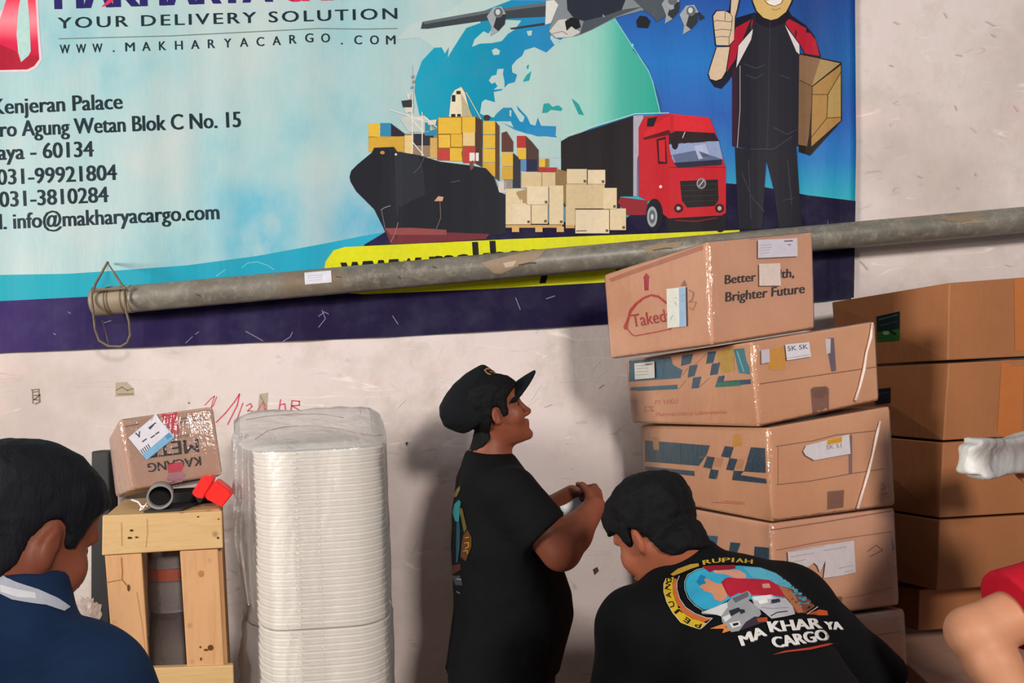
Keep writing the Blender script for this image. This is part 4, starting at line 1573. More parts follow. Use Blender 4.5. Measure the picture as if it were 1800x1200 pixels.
for y_ in (275, 292, 310, 328):
    a.line(Z11([(140, y_), (200 + (y_ % 3) * 8, y_ - 4)]), 0.8, '#8f8f8c', 3)
a.line(Z11([(195, 268), (232, 264)]), 1.6, '#55585c', 3)
a.build('square_label', c2.left, c2.root, base=0.0065, label='small white printed label')
a = Art()
a.line(Z11([(850, 382), (1150, 338), (1535, 282)]), 1.5, '#7f5142', 1)
a.add(Z11([(1148, 412), (1165, 400), (1240, 395), (1256, 410), (1256, 540), (1160, 555)]), '#8b5f4c', 1)
a.add(Z11([(1150, 412), (1240, 398), (1250, 440), (1200, 470), (1160, 460)]), '#7a5140', 2)
a.add(Z11([(848, 190), (1000, 165), (1000, 300), (905, 300), (900, 265), (850, 265)]), OR, 1)
a.add(Z11([(1235, 115), (1285, 112), (1298, 305), (1270, 310)]), '#6b5a68', 1)
a.add(Z11([(1233, 115), (1266, 118), (1264, 200), (1240, 208)]), '#d9d6d6', 2)
a.build('flap_print', c2.right, c2.root, label='flap seam, tape ends and marks')
a = Art()
a.add(Z11([(850, 185), (898, 178), (900, 255), (852, 265)]), '#c9c2cc', 2)
a.build('small_label', c2.right, c2.root, base=0.0065, label='small pale label')
a = Art()
a.add(Z11([(990, 152), (1130, 138), (1142, 222), (1000, 245)]), '#dfdbe0', 2)
a.tris(text_tris('5K 5K', Z11([(1005, 190)])[0], Z11([(1125, 176)])[0], 8, 0.012), '#6a6478', 3)
a.line(Z11([(1000, 232), (1130, 212)]), 0.8, '#8b8794', 3)
a.build('lot_label', c2.right, c2.root, base=0.0065, label='white lot label on orange backing')
M['film_fold'] = mottled('gathered_film', '#cbb0a0', '#dcc8bc', 20, 0.3, 0.4)


def film_rope(c, pts, w):
    bm = bmesh.new()
    P3 = [p for p in (c.right(x, y, 0.008) for x, y in pts) if p is not None]
    tube_bm(bm, P3, [mpp(2.1) * w * (0.6 + 0.5 * abs(math.sin(i * 1.7))) for i in range(len(P3))], 8)
    from_bm('film_fold', bm, M['film_fold'], c.root, label='gathered pale rope of stretch film')


film_rope(c2, Z11([(1500, 30), (1490, 110), (1465, 200), (1450, 300), (1425, 400), (1400, 480), (1388, 525)]), 3.0)

c3 = Carton('wrapped_carton', ((1126, 748), (1134, 874), (1349, 752), (1357, 917), (1564, 714), (1573, 888)), (2.76, 2.06, 2.22), M['card_orange'],
            'film-wrapped carton with teal chequers and torn white label, third in stack', group='leaning stack of wrapped cartons', wrap=0.004)
a = Art()
TD, TD2 = '#1d4757', '#183c50'
a.add(Z11([(155, 710), (560, 742), (540, 800), (495, 862), (165, 835)]), TD, 1)
a.add(Z11([(165, 862), (470, 892), (470, 922), (168, 885)]), TD, 1)
for L in ([(648, 745), (700, 752), (680, 815), (625, 808)], [(545, 805), (590, 812), (570, 880), (520, 870)], [(675, 815), (722, 822), (700, 890), (655, 885)], [(565, 880), (612, 888), (595, 940), (552, 935)], [(700, 890), (760, 892), (740, 915), (912, 941), (912, 968), (690, 945)], [(800, 752), (908, 760), (912, 905), (760, 895)]):
    a.add(Z11(L), TD2, 1)
a.add(Z11([(222, 690), (262, 692), (262, 768), (232, 768)]), '#b88a45', 2)
a.add(Z11([(700, 672), (742, 680), (745, 745), (690, 748)]), '#cf9430', 1)
for L in ([(600, 812), (640, 818), (620, 870), (580, 862)], [(725, 822), (760, 828), (745, 880), (712, 878)], [(500, 810), (530, 812)], [(610, 895), (600, 940)]):
    if len(L) == 4:
        a.add(Z11(L), '#c48a62', 2)
    else:
        a.line(Z11(L), 1.0, '#a2684d', 2)
a.line(Z11([(575, 1075), (765, 1085)]), 1.6, RT, 1); a.line(Z11([(640, 1068), (760, 1075)]), 1.2, RT, 1); a.line(Z11([(240, 935), (330, 945)]), 1.6, RT, 1)
a.build('teal_chequer_print', c3.left, c3.root, label='dark teal chequered band')
a = Art()
a.line(Z11([(945, 748), (1160, 715), (1300, 680), (1540, 655)]), 1.4, '#85594a', 1)
a.line(Z11([(950, 972), (1150, 950), (1400, 905), (1625, 872)]), 1.4, '#85594a', 1)
a.line(Z11([(958, 750), (958, 970)]), 1.0, '#9a6b58', 1)
a.add(Z11([(1248, 1012), (1345, 1002), (1340, 1105), (1245, 1118)]), '#8b5f4c', 1)
a.add(Z11([(1370, 680), (1392, 678), (1392, 905), (1372, 910)]), '#8a6870', 1)
for q in ([(1560, 1000), (1590, 990)], [(1565, 1030), (1600, 1020)], [(1570, 960), (1580, 990)]):
    a.line(Z11(q), 1.2, '#8f6a50', 1)
a.add(Z11([(1605, 650), (1618, 648), (1640, 750), (1640, 830), (1622, 835)]), '#8d93a4', 1)
a.build('flap_print', c3.right, c3.root, label='flap seams, tape ends and marks')
a = Art()
a.add(Z11([(1095, 775), (1112, 742), (1365, 676), (1372, 790), (1160, 828), (1110, 800)]), '#d9d3d6', 2)
a.add(Z11([(1235, 712), (1322, 690), (1322, 722), (1235, 738)]), OR, 3)
a.tris(text_tris('SK 51', Z11([(1232, 765)])[0], Z11([(1320, 752)])[0], 7, 0.01), '#8d8590', 3)
a.build('torn_label', c3.right, c3.root, base=0.0065, label='torn white paper label')
film_rope(c3, Z11([(1553, 512), (1545, 600), (1525, 680), (1500, 800), (1475, 900), (1445, 1000), (1412, 1110)]), 2.8)

c4 = Carton('wrapped_carton', ((1139, 880), (1148, 1010), (1354, 920), (1364, 1094), (1572, 892), (1580, 1063)), (2.74, 2.06, 2.22), M['card_tan'],
            'film-wrapped carton with large half-peeled white paper, fourth in stack', group='leaning stack of wrapped cartons', wrap=0.004)
Z12 = lambda L: [(1000 + x / 2.25, 780 + y / 2.25) for x, y in L]
a = Art()
a.add(Z12([(530, 360), (590, 365), (580, 420), (525, 420)]), '#27627d', 1)
a.add(Z12([(640, 388), (680, 392), (665, 432), (632, 430)]), TD, 1)
a.add(Z12([(735, 405), (792, 410), (792, 480), (730, 470)]), TD2, 1)
a.add(Z12([(540, 400), (560, 398), (558, 416)]), '#c99a50', 2)
a.build('teal_chequer_print', c4.left, c4.root, label='dark teal chequered band')
a = Art()
a.line(Z12([(800, 340), (1000, 310), (1290, 262)]), 2.0, '#96614f', 1)
a.line(Z12([(820, 420), (1000, 385), (1290, 345)]), 1.3, '#8a5c4c', 1)
a.line(Z12([(1180, 425), (1215, 400), (1240, 420), (1190, 445), (1215, 432)]), 1.4, '#7f5442', 1)
a.add(Z12([(1020, 608), (1080, 602), (1078, 640), (1020, 650)]), '#8b5f4c', 1)
a.add(Z12([(1275, 360), (1295, 356), (1305, 480), (1285, 485)]), '#7e8c98', 1)
a.line(Z12([(900, 640), (1150, 600), (1300, 560)]), 1.0, '#9a6b58', 1)
a.build('flap_print', c4.right, c4.root, label='flap seams and scribbles')
a = Art()
a.add(Z12([(858, 425), (940, 408), (1120, 380), (1127, 505), (1062, 520), (1000, 528), (1008, 460), (985, 505), (975, 480), (962, 468), (930, 490), (905, 530), (872, 518), (862, 480)]), '#d6ccce', 2)
for x0, y0, x1, y1 in ((868, 425, 1000, 402), (870, 445, 960, 430), (1000, 420, 1090, 405), (880, 465, 930, 455), (1060, 490, 1115, 478), (1080, 505, 1115, 498)):
    a.line(Z12([(x0, y0), (x1, y1)]), 1.0, '#a39aa2', 3)
a.build('torn_paper', c4.right, c4.root, base=0.0065, label='half-peeled white paper')

c5 = Carton('wrapped_carton', ((1150, 1030), (1160, 1140), (1368, 1103), (1376, 1216), (1589, 1070), (1595, 1174)), (2.72, 2.04, 2.22), M['card_tan'],
            'carton with pale taped top edge, fifth in the leaning stack', group='leaning stack of wrapped cartons', wrap=0.004)
a = Art()
a.add([(1460, 1086), (1588, 1067), (1588, 1072), (1460, 1092)], '#cdb5aa', 1)
a.line([(1462, 1128), (1592, 1108)], 1.2, '#85594a', 1)
a.build('flap_print', c5.right, c5.root, label='pale tape along the top edge')
c6 = Carton('wrapped_carton', ((1152, 1146), (1160, 1300), (1374, 1222), (1384, 1400), (1596, 1180), (1602, 1400)), (2.72, 2.04, 2.22), M['card_tan'],
            'carton under the fifth one, at the foot of the leaning stack', group='leaning stack of wrapped cartons', floor=True)

# --- plain brown stack behind on the right
gB = 'plain brown cartons stacked at the right'
YB = (2.78, 2.34, 2.46)
b1 = Carton('brown_carton', ((1462, 531), (1471, 645), (1669, 497), (1666, 633), (1990, 473), (1990, 617)), YB, M['card_brown'], 'plain brown carton, topmost of the right-hand stack, dark green sticker on side', group=gB, bevel=0.004)
b2 = Carton('brown_carton', ((1471, 648), (1478, 758), (1668, 638), (1658, 774), (1990, 622), (1990, 755)), YB, M['card_brown'], 'plain brown carton second from top of the right-hand stack', group=gB, bevel=0.004)
b3 = Carton('brown_carton', ((1478, 762), (1485, 884), (1658, 778), (1652, 910), (1990, 758), (1990, 890)), YB, M['card_brown'], 'plain brown carton behind the white parcel in the right-hand stack', group=gB, bevel=0.004)
b4 = Carton('brown_carton', ((1485, 888), (1490, 1000), (1652, 914), (1646, 1038), (1990, 894), (1990, 1010)), YB, M['card_brown'], 'plain brown carton below the white parcel, lowest full-width of the right-hand stack', group=gB, bevel=0.004)
b5 = Carton('brown_carton', ((1520, 1020), (1522, 1085), (1616, 1036), (1614, 1108), (1900, 1014), (1900, 1090)), (2.80, 2.5, 2.62), M['card_brown'], 'low narrower brown carton set back at the foot of the right-hand stack', group=gB, bevel=0.004)
for b_, pts in ((b1, [(1679, 640), (1678, 620)]), ):
    pass
a = Art()
a.add([(1541, 556), (1582, 547), (1582, 598), (1543, 600)], '#182325', 1)
a.add([(1542, 583), (1582, 578), (1582, 598), (1543, 601)], '#2a5a26', 2)
a.line([(1545, 562), (1578, 553)], 1.6, '#48606c', 3); a.line([(1548, 572), (1578, 565)], 1.2, '#3a4e56', 3)
a.ell(1558, 585, 6, 3.4, '#87a06a', 3)
a.build('green_sticker', b1.left, b1.root, base=0.001, label='dark green printed sticker')
a = Art()
a.add([(1538, 684), (1566, 681), (1566, 708), (1540, 711)], '#1c2026', 1)
a.line([(1545, 692), (1562, 690)], 1.2, '#3f4650', 2)
a.build('dark_sticker', b2.left, b2.root, base=0.001, label='small dark sticker')
M['tape_brown'] = mottled('brown_tape', '#a8622f', '#b76c34', 6, 0.3, 0.05)
for c_, poly in ((b1, [(1782, 486), (1830, 482), (1832, 627), (1784, 630)]), (b2, [(1760, 634), (1800, 631), (1796, 764), (1752, 768)])):
    a = Art()
    a.add(poly, 'tape_brown', 1)
    a.build('packing_tape', c_.right, c_.root, base=0.001, label='glossy brown tape strip')
a = Art()
a.add([(1682, 494), (1780, 485), (1780, 489), (1682, 497)], '#241710', 1)
a.build('flap_gap', b1.right, b1.root, base=0.001)
lc = Carton('open_carton', ((1590, 1085), (1590, 1200), (1580, 1275), (1580, 1400), (1960, 1265), (1960, 1400)), (2.50, 1.72, 1.78), M['card_pale'], 'pale carton lying low under the elbow of the person in red', group=None, floor=True, bevel=0.004)
zt = min(p.z for p in b5.B) - 0.002
for v in lc.body.data.vertices:
    if v.co.z + lc.root.location.z > 0.3:
        v.co.z += zt - max(p.z for p in lc.T) if False else 0
# its lid is level: set the four top corners to the height the small carton stands on
lc.body.data.clear_geometry()
bm = bmesh.new()
XY = [(0.98, 2.44), (0.98, 1.72), (1.55, 1.76), (1.55, 2.46)]
XY = [(1.36, 2.74), (1.20, 1.82), (1.80, 1.80), (1.95, 2.74)]
hexa(bm, [Vector((x, y, 0)) - lc.root.location for x, y in XY] + [Vector((x, y, zt)) - lc.root.location for x, y in XY], 0.004)
bm.to_mesh(lc.body.data); bm.free()

# ================================================================== left group
# --- crate
cy = 2.30
fl = at(290, 900, cy)
crate = thing('wooden_crate', Vector((at(290, 1000, cy).x, cy + 0.2, 0)), 'pale pine crate with board frame and open middle, left of the foam trays', 'crate')


SKEW = -0.30


def board(quad, Y, depth, mat, name, push=(0, 0, 0), bottom=None):
    f = [at(x, y, Y) for x, y in quad]          # tl, tr, br, bl
    if bottom is not None:
        f[2].z = bottom; f[3].z = bottom
    back = [p + Vector((push[0] + SKEW * depth, depth, push[2])) for p in f]
    bm = bmesh.new()
    hexa(bm, [f[3], f[2], back[2], back[3], f[0], f[1], back[1], back[0]], 0.003)
    return from_bm(name, bm, mat, crate)


board([(180, 906), (390, 898), (392, 963), (179, 976)], 2.292, 0.024, M['wood_h'], 'top_board')
board([(184, 976), (249, 972), (262, 1176), (200, 1180)], 2.30, 0.03, M['wood_v'], 'upright_board')
board([(316, 968), (383, 965), (394, 1172), (329, 1176)], 2.30, 0.03, M['wood_v'], 'upright_board')
board([(200, 1176), (410, 1169), (412, 1236), (203, 1244)], 2.292, 0.024, M['wood_h'], 'bottom_board')
board([(203, 1240), (268, 1238), (290, 1400), (225, 1400)], 2.30, 0.03, M['wood_v'], 'upright_board', bottom=0.0)
board([(334, 1236), (400, 1234), (420, 1400), (350, 1400)], 2.30, 0.03, M['wood_v'], 'upright_board', bottom=0.0)
# back frame and lid
zt_c = at(285, 902, 2.292).z
xl, xr = at(181, 905, 2.3).x, at(389, 900, 2.3).x
CB = 2.70
sk = lambda y: SKEW * (y - 2.30)
bm = bmesh.new()
zz_ = [zt_c - 0.022, zt_c - 0.001]
hexa(bm, [Vector((x + sk(y), y, z)) for z in zz_ for x, y in ((xl + 0.004, 2.318), (xr - 0.004, 2.318), (xr - 0.004, CB), (xl + 0.004, CB))], 0.003)
from_bm('lid_board', bm, M['wood_h'], crate)
for x_ in (xl + 0.04, xr - 0.04):
    bm = bmesh.new()
    hexa(bm, box_corners((x_ + sk(CB) + 0.005, CB - 0.017, zt_c / 2 - 0.012), 0.06, 0.03, zt_c - 0.026), 0.003)
    from_bm('upright_board', bm, M['wood_v'], crate)
for x_, dx in ((xl + 0.010, 0.0), (xr - 0.010, 0.0)):
    bm = bmesh.new()  # panels added to keep light out and darken the crate's inside
    hexa(bm, [Vector((x + sk(y) + (0.03 if z < 0.5 else 0), y, z)) for z in (0.02, zt_c - 0.024) for x, y in ((x_ - 0.006, 2.335), (x_ + 0.006, 2.335), (x_ + 0.006, CB - 0.034), (x_ - 0.006, CB - 0.034))], 0.002)
    from_bm('shade_panel', bm, M['wood_v'], crate)
knots = Art()
for x_, y_, rx_, ry_ in ((231, 932, 3.2, 2.0), (228, 945, 4, 2), (240, 944, 3, 1.5), (383, 945, 2, 2), (348, 908, 1.6, 1.4), (384, 912, 1.4, 1.2)):
    knots.ell(x_, y_, rx_, ry_, '#4a3020', 1)
knots.line([(258, 912), (259, 935), (256, 962)], 0.9, '#a87d50', 1); knots.line([(213, 918), (214, 960)], 0.9, '#a87d50', 1)
pl = Plane(at(180, 906, 2.292), at(390, 898, 2.292), at(392, 963, 2.292))
knots.build('nail_mark', pl, crate, base=0.0012, label='dark knots and nail heads')
knots = Art()
for x_, y_, rx_, ry_ in ((226, 1033, 2.5, 6), (217, 1118, 3, 5), (353, 1008, 4.5, 6), (370, 1138, 5, 5), (362, 1142, 4, 2), (352, 1137, 1.6, 2), (353, 1158, 1.6, 3)):
    knots.ell(x_, y_, rx_, ry_, '#6a4126' if (x_, y_) != (353, 1008) else '#b9804d', 1)
knots.line([(213, 980), (215, 1005), (214, 1018), (224, 1030)], 1.2, '#8c5c38', 1); knots.line([(186, 1024), (200, 1021), (212, 1019)], 1.0, '#8c5c38', 1)
knots.line([(240, 1040), (250, 1100), (258, 1170)], 0.8, '#b07c50', 1)
pl = Plane(at(184, 976, 2.30), at(383, 965, 2.30), at(394, 1172, 2.30))
knots.build('knot_mark', pl, crate, base=0.0012, label='dark knots and nail heads')

# --- wrapped bundle standing inside the crate
M['grey_pack'] = mottled('grey_packing', '#6f625f', '#7e706b', 5, 0.5)
M['grey_pack2'] = mottled('grey_packing_cloth', '#776c69', '#857a76', 7, 0.45)
M['orange_tape'] = mottled('orange_tape', '#a44a2c', '#b4563a', 6, 0.35)
M['crate_dark'] = mottled('dark_wrap', '#3d3234', '#483c3d', 6, 0.5)
ip = thing('wrapped_cylinder', Vector((at(300, 1000, 2.5).x, 2.49, 0)), 'grey film-wrapped bundle with an orange tape band standing inside the crate', 'package')
cx_ = at(315, 1050, 2.49).x
zz = lambda y: at(288, y, 2.42).z


def drum(z0, z1, rr, mat, name, bul=0.0, label=None, par=None):
    bm = bmesh.new()
    n = 12
    tube_bm(bm, [Vector((cx_ + 0.03 * (1.45 - z0 - (z1 - z0) * t) * 0.5, 2.49, z0 + (z1 - z0) * t)) for t in np.linspace(0, 1, n)], [rr + bul * math.sin(math.pi * t) for t in np.linspace(0, 1, n)], 36)
    return from_bm(name, bm, mat, par or ip, label=label)


drum(0.02, zz(1088), 0.092, M['grey_pack'], 'packed_drum', 0.006)
drum(zz(1088), zz(1075), 0.090, M['crate_dark'], 'dark_strap', label='dark strap round the bundle')
drum(zz(1075), zz(1019), 0.091, M['grey_pack2'], 'packed_drum', 0.003)
drum(zz(1019), zz(998), 0.0925, M['orange_tape'], 'orange_tape', label='orange tape band')
drum(zz(998), zz(960), 0.091, M['grey_pack2'], 'packed_drum')
bm = bmesh.new()
tube_bm(bm, [Vector((cx_ + 0.01, 2.49, z_)) for z_ in np.linspace(0.02, zz(965), 14)], [0.097 + 0.001 * math.sin(k * 2.1) for k in range(14)], 36, cap=False)
from_bm('plastic_wrap', bm, M['film'], ip, label='clear film round the bundle')

# --- dark post behind
bm = bmesh.new()
hexa(bm, [Vector((at(176, 1000, 2.86).x - 0.036, 2.83, 0)), Vector((at(176, 1000, 2.86).x + 0.036, 2.83, 0)), Vector((at(176, 1000, 2.86).x + 0.036, 2.90, 0)), Vector((at(176, 1000, 2.86).x - 0.036, 2.90, 0)),
          at(160, 793, 2.83), at(192, 792, 2.83), at(192, 792, 2.83) + Vector((0, 0.07, 0)), at(160, 793, 2.83) + Vector((0, 0.07, 0))], 0.006)
post_loc = Vector((at(176, 1000, 2.86).x, 2.865, 0))
for v in bm.verts:
    v.co -= post_loc
post = from_bm('black_post', bm, M['black_plastic'])
post.location = post_loc
tag(post, 'dark square post standing on end against the wall behind the crate', 'post')

# --- crumpled clear plastic by the crate
bm = bmesh.new()
rnd = random.Random(3)
cpl = at(177, 1104, 2.45)
bmesh.ops.create_icosphere(bm, subdivisions=4, radius=1)
for v in bm.verts:
    p = v.co.copy()
    d = 1 + 0.55 * mnoise.noise(p * 2.3) + 0.35 * mnoise.noise(p * 5.1) + 0.2 * abs(mnoise.noise(p * 11))
    v.co = Vector((p.x * 0.028 * d, p.y * 0.05 * d, p.z * 0.06 * d))
cp = from_bm('crumpled_plastic', bm, M['bagloose'], smooth=False)
cp.location = cpl + Vector((-0.03, -0.035, 0.03))
tag(cp, 'crumpled scrap of clear plastic between the crate and the navy shoulder', 'plastic')
bm = bmesh.new()
pb = at(168, 1125, 2.45)
hexa(bm, box_corners((pb.x - 0.215, 2.50, pb.z / 2 - 0.004), 0.40, 0.2, pb.z - 0.02), 0.004)
M['off_white_card'] = mottled('off_white_card', '#d3c3b9', '#dccdc4', 6, 0.7)
pc = from_bm('pale_carton', bm, M['off_white_card'])
pcl = Vector((pb.x - 0.215, 2.50, 0))
for v in pc.data.vertices:
    v.co -= pcl
pc.location = pcl
tag(pc, 'pale carton mostly hidden behind the navy shoulder beside the crate', 'box')

# --- upside-down nut carton on the crate
Z13 = lambda L: [(160 + x / 5.0, 690 + y / 5.0) for x, y in L]
m_ = Carton('nut_carton', ((192, 768), (204, 874), (209, 737), (232, 862), (374, 714), (391, 834)), (2.62, 2.44, 2.50), M['card_pale'], 'small upside-down taped carton with black lettering lying tilted on the crate', wrap=0.003, bevel=0.007)
a = Art()
tx = '#3a2e2a'
a.tris(heavy('METE', Z13([(935, 402)])[0], Z13([(492, 455)])[0], 24, 2.0, 3, up=(0.12, 0.99)), tx, 1)
a.tris(heavy('KACANG', Z13([(960, 560)])[0], Z13([(498, 622)])[0], 15.5, 1.4, 3, up=(0.12, 0.99)), tx, 1)
a.tris(text_tris('BAWANG', Z13([(858, 360)])[0], Z13([(700, 385)])[0], 6, 0, up=(0.12, 0.99)), '#7a5a4a', 1)
for q in ([(300, 298), (420, 275)], [(780, 262), (980, 235)], [(790, 230), (990, 200)]):
    a.line(Z13(q), 1.6, '#6a4c40', 1)
a.build('nut_lettering', m_.right, m_.root, label='black upside-down lettering')
a = Art()
a.add(Z13([(612, 180), (755, 170), (775, 350), (740, 375), (700, 330), (625, 225)]), 'red_tape', 1)
a.add(Z13([(670, 632), (800, 605), (815, 640), (800, 690), (680, 705)]), 'red_tape', 1)
a.add(Z13([(680, 712), (790, 690), (830, 720), (800, 780), (700, 800), (665, 760)]), '#b98490', 1)
a.build('red_tape', m_.right, m_.root, base=0.0015, label='red packing tape')
a = Art()
a.add(Z13([(330, 395), (570, 195), (738, 392), (492, 592)]), '#dfdde6', 3)
a.add(Z13([(455, 545), (690, 345), (738, 392), (492, 592)]), '#7fb3d6', 4)
a.add(Z13([(650, 380), (690, 355), (715, 385), (672, 415)]), '#5f95bd', 5)
for q in ([(395, 355), (430, 385)], [(430, 340), (425, 390)], [(510, 310), (570, 265)], [(520, 320), (550, 285)], [(455, 430), (490, 405)], [(530, 395), (560, 375)], [(570, 365), (600, 345)]):
    a.line(Z13(q), 2.2, '#4a4d58', 5)
for k in range(5):
    a.line(Z13([(440 + k * 16, 500 - k * 12), (460 + k * 16, 535 - k * 12)]), 1.6, '#3d4450', 5)
a.build('address_label', m_.right, m_.root, base=0.005, label='white and blue label stuck on at a slant')

# --- short pipe piece, red fitting, zip tie on the crate lid
pc0 = at(281, 882, 2.325)
pc0.z = zt_c + 0.0355 + 0.007
bm = bmesh.new()
axp = Vector((-0.36, 1, 0)).normalized()
n_ = 32
o_ = tube_bm(bm, [pc0, pc0 + axp * 0.115], 0.0352, n_, cap=False)
i_ = tube_bm(bm, [pc0, pc0 + axp * 0.11], 0.0305, n_, cap=False)
for k in range(n_):
    bm.faces.new((o_[0][k], o_[0][(k + 1) % n_], i_[0][(k + 1) % n_], i_[0][k]))
    bm.faces.new((o_[1][k], i_[1][k], i_[1][(k + 1) % n_], o_[1][(k + 1) % n_]))
bmesh.ops.recalc_face_normals(bm, faces=bm.faces[:])
for v in bm.verts:
    v.co -= pc0
pp = from_bm('pipe_offcut', bm, M['grey_pvc'])
pp.location = pc0
tag(pp, 'short grey pipe offcut lying end-on on the crate lid', 'pipe')
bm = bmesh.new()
tube_bm(bm, [axp * 0.055, axp * 0.06], 0.0306, n_)  # black disc painting the shaded inside of the offcut
from_bm('bore_shade', bm, M['dark_hole'], None).parent = pp
bm = bmesh.new()
b0 = at(255, 902, 2.33)
zk = zt_c + 0.0005
hexa(bm, [Vector((x, y, zk + z)) for z in (0, 0.005) for x, y in ((b0.x - 0.002, 2.322), (b0.x + 0.108, 2.322), (b0.x + 0.12, 2.62), (b0.x - 0.02, 2.62))], 0.001)  # black filler stands in for the dark gap in the lid
hexa(bm, [Vector((x, y, zk + z)) for z, dz in ((0.004, 0), (0.036, 0)) for x, y in ((b0.x - 0.01, 2.47), (b0.x + 0.17, 2.47), (b0.x + 0.15, 2.60), (b0.x - 0.03, 2.60))], 0.003)
kl = Vector((b0.x + 0.03, 2.45, zk))
for v in bm.verts:
    v.co -= kl
kb = from_bm('dark_gap_filler', bm, M['black_plastic'])
kb.location = kl
tag(kb, 'flat black filler painting the dark gap under the grey pipe offcut on the crate', 'plastic')
bm = bmesh.new()
tube_bm(bm, [at(231, 878, 2.36), at(243, 882, 2.35), at(249, 890, 2.34), at(260, 889, 2.335)], 0.0028, 6)
tube_bm(bm, [at(249, 890, 2.34), at(246, 897, 2.335), at(252, 893, 2.332), at(258, 884, 2.335)], 0.0022, 6)
zl = at(249, 890, 2.34)
for v in bm.verts:
    v.co -= zl
zp = from_bm('zip_tie', bm, M['white_paper'], smooth=True)
zp.location = zl
tag(zp, 'pale twisted plastic tie beside the pipe offcut on the crate', 'tie')

red_loc = at(368, 893, 2.36)
rf = thing('red_fitting', red_loc, 'bright red angular plastic fitting on the crate lid corner', 'fitting')


def prism(poly, Y, depth, bev, name, mat, par, skew=(-0.015, 0)):
    f = [at(x, y, Y) for x, y in poly]
    b = [p + Vector((skew[0], depth, skew[1])) for p in f]
    bm = bmesh.new()
    v1 = [bm.verts.new(p) for p in f]; v2 = [bm.verts.new(p) for p in b]
    bm.faces.new(v1); bm.faces.new(v2[::-1])
    for i in range(len(f)):
        j = (i + 1) % len(f)
        bm.faces.new((v1[i], v2[i], v2[j], v1[j]))
    bmesh.ops.recalc_face_normals(bm, faces=bm.faces[:])
    bmesh.ops.bevel(bm, geom=bm.edges[:], offset=bev, segments=2, affect='EDGES')
    return from_bm(name, bm, mat, par)


prism(Z13([(882, 882), (940, 795), (972, 738), (1062, 732), (1078, 765), (1000, 900), (978, 945), (920, 920)]), 2.345, 0.07, 0.003, 'fitting_body', M['red_plastic'], rf)
prism(Z13([(1000, 905), (1085, 780), (1100, 770), (1205, 850), (1236, 900), (1150, 1008), (1110, 985), (1010, 935)]), 2.33, 0.075, 0.003, 'fitting_cap', M['red_plastic'], rf)
prism(Z13([(972, 905), (1062, 770), (1086, 782), (1004, 915)]), 2.352, 0.05, 0.002, 'fitting_groove', M['red_tape'], rf)
prism(Z13([(918, 925), (990, 930), (965, 970), (940, 965)]), 2.342, 0.04, 0.002, 'fitting_socket', M['dark_hole'], rf)

# ================================================================== foam trays in bags
def foot(px, Y, y=930):
    p = at(px, y, Y)
    return (p.x, p.y)


FOOT = [foot(474, 2.25), foot(500, 2.243), foot(622, 2.245), foot(650, 2.262), foot(678, 2.32), foot(681, 2.40), foot(668, 2.60), foot(640, 2.63), foot(480, 2.63), foot(452, 2.60), foot(447, 2.40), foot(452, 2.31)]


def smooth_ring(P, n):
    P = np.array(P + [P[0]])
    d = np.r_[0, np.cumsum(np.linalg.norm(np.diff(P, axis=0), axis=1))]
    t = np.linspace(0, d[-1], n, endpoint=False)
    Q = np.stack([np.interp(t, d, P[:, i]) for i in (0, 1)], 1)
    for _ in range(2):
        Q = 0.25 * np.roll(Q, 1, 0) + 0.5 * Q + 0.25 * np.roll(Q, -1, 0)
    return Q


RING = smooth_ring(FOOT, 72)
CEN = RING.mean(0)


def inset(Q, d):
    t = np.roll(Q, -1, 0) - np.roll(Q, 1, 0)
    n = np.stack([t[:, 1], -t[:, 0]], 1)
    n /= np.linalg.norm(n, axis=1)[:, None]
    return Q - n * d


def tray_mesh(h):
    prof = [(0.0, 0.0036), (h * 0.25, 0.0026), (h * 0.55, 0.002), (h * 0.65, 0.0004), (h * 0.80, 0.0), (h * 0.93, 0.0005), (h * 0.99, 0.0036)]
    bm = bmesh.new()
    rows = []
    for z, d in prof:
        Q = inset(RING, d)
        rows.append([bm.verts.new((q[0], q[1], z)) for q in Q])
    n = len(RING)
    for A, B in zip(rows, rows[1:]):
        for k in range(n):
            f = bm.faces.new((A[k], A[(k + 1) % n], B[(k + 1) % n], B[k]))
            f.smooth = True
    bm.faces.new(rows[0][::-1]); bm.faces.new(rows[-1])
    # hinge tabs and the seam between the two lids
    for px, w in ((522, 0.010), (560, 0.006)):
        p = foot(px, 2.243)
        hexa(bm, box_corners((p[0], p[1] + 0.001, h * 0.72), w, 0.010 if px == 522 else 0.006, h * 0.42), 0.001)
    me = bpy.data.meshes.new('foam_tray')
    bm.normal_update()
    bm.to_mesh(me); bm.free()
    me.materials.append(M['foam'])
    return me


Z_TOP = at(550, 792, 2.25).z
Z_MID = at(550, 1104, 2.25).z
pitch = (Z_TOP - Z_MID) / 25
TR = tray_mesh(pitch)


def bundle(z0, z1, label):
    root = thing('foam_tray_bundle', Vector((CEN[0], CEN[1], z0)), label, 'food trays', 'bagged stacks of foam trays')
    n = int(round((z1 - z0) / pitch))
    for k in range(n):
        o = bpy.data.objects.new('foam_tray', TR)
        COL.objects.link(o)
        o.parent = root
        o.location = (-CEN[0] + random.uniform(-0.0012, 0.0012), -CEN[1] + random.uniform(-0.0008, 0.0008), k * pitch)
    return root


up = bundle(Z_MID, Z_TOP, 'tall bagged stack of white foam trays, upper bundle beside the crate')
lo = bundle(Z_MID - pitch * 46 - 0.004, Z_MID - 0.004, 'lower bagged stack of white foam trays carrying the upper bundle')
lo.location.z = Z_MID - 0.004 - pitch * 46


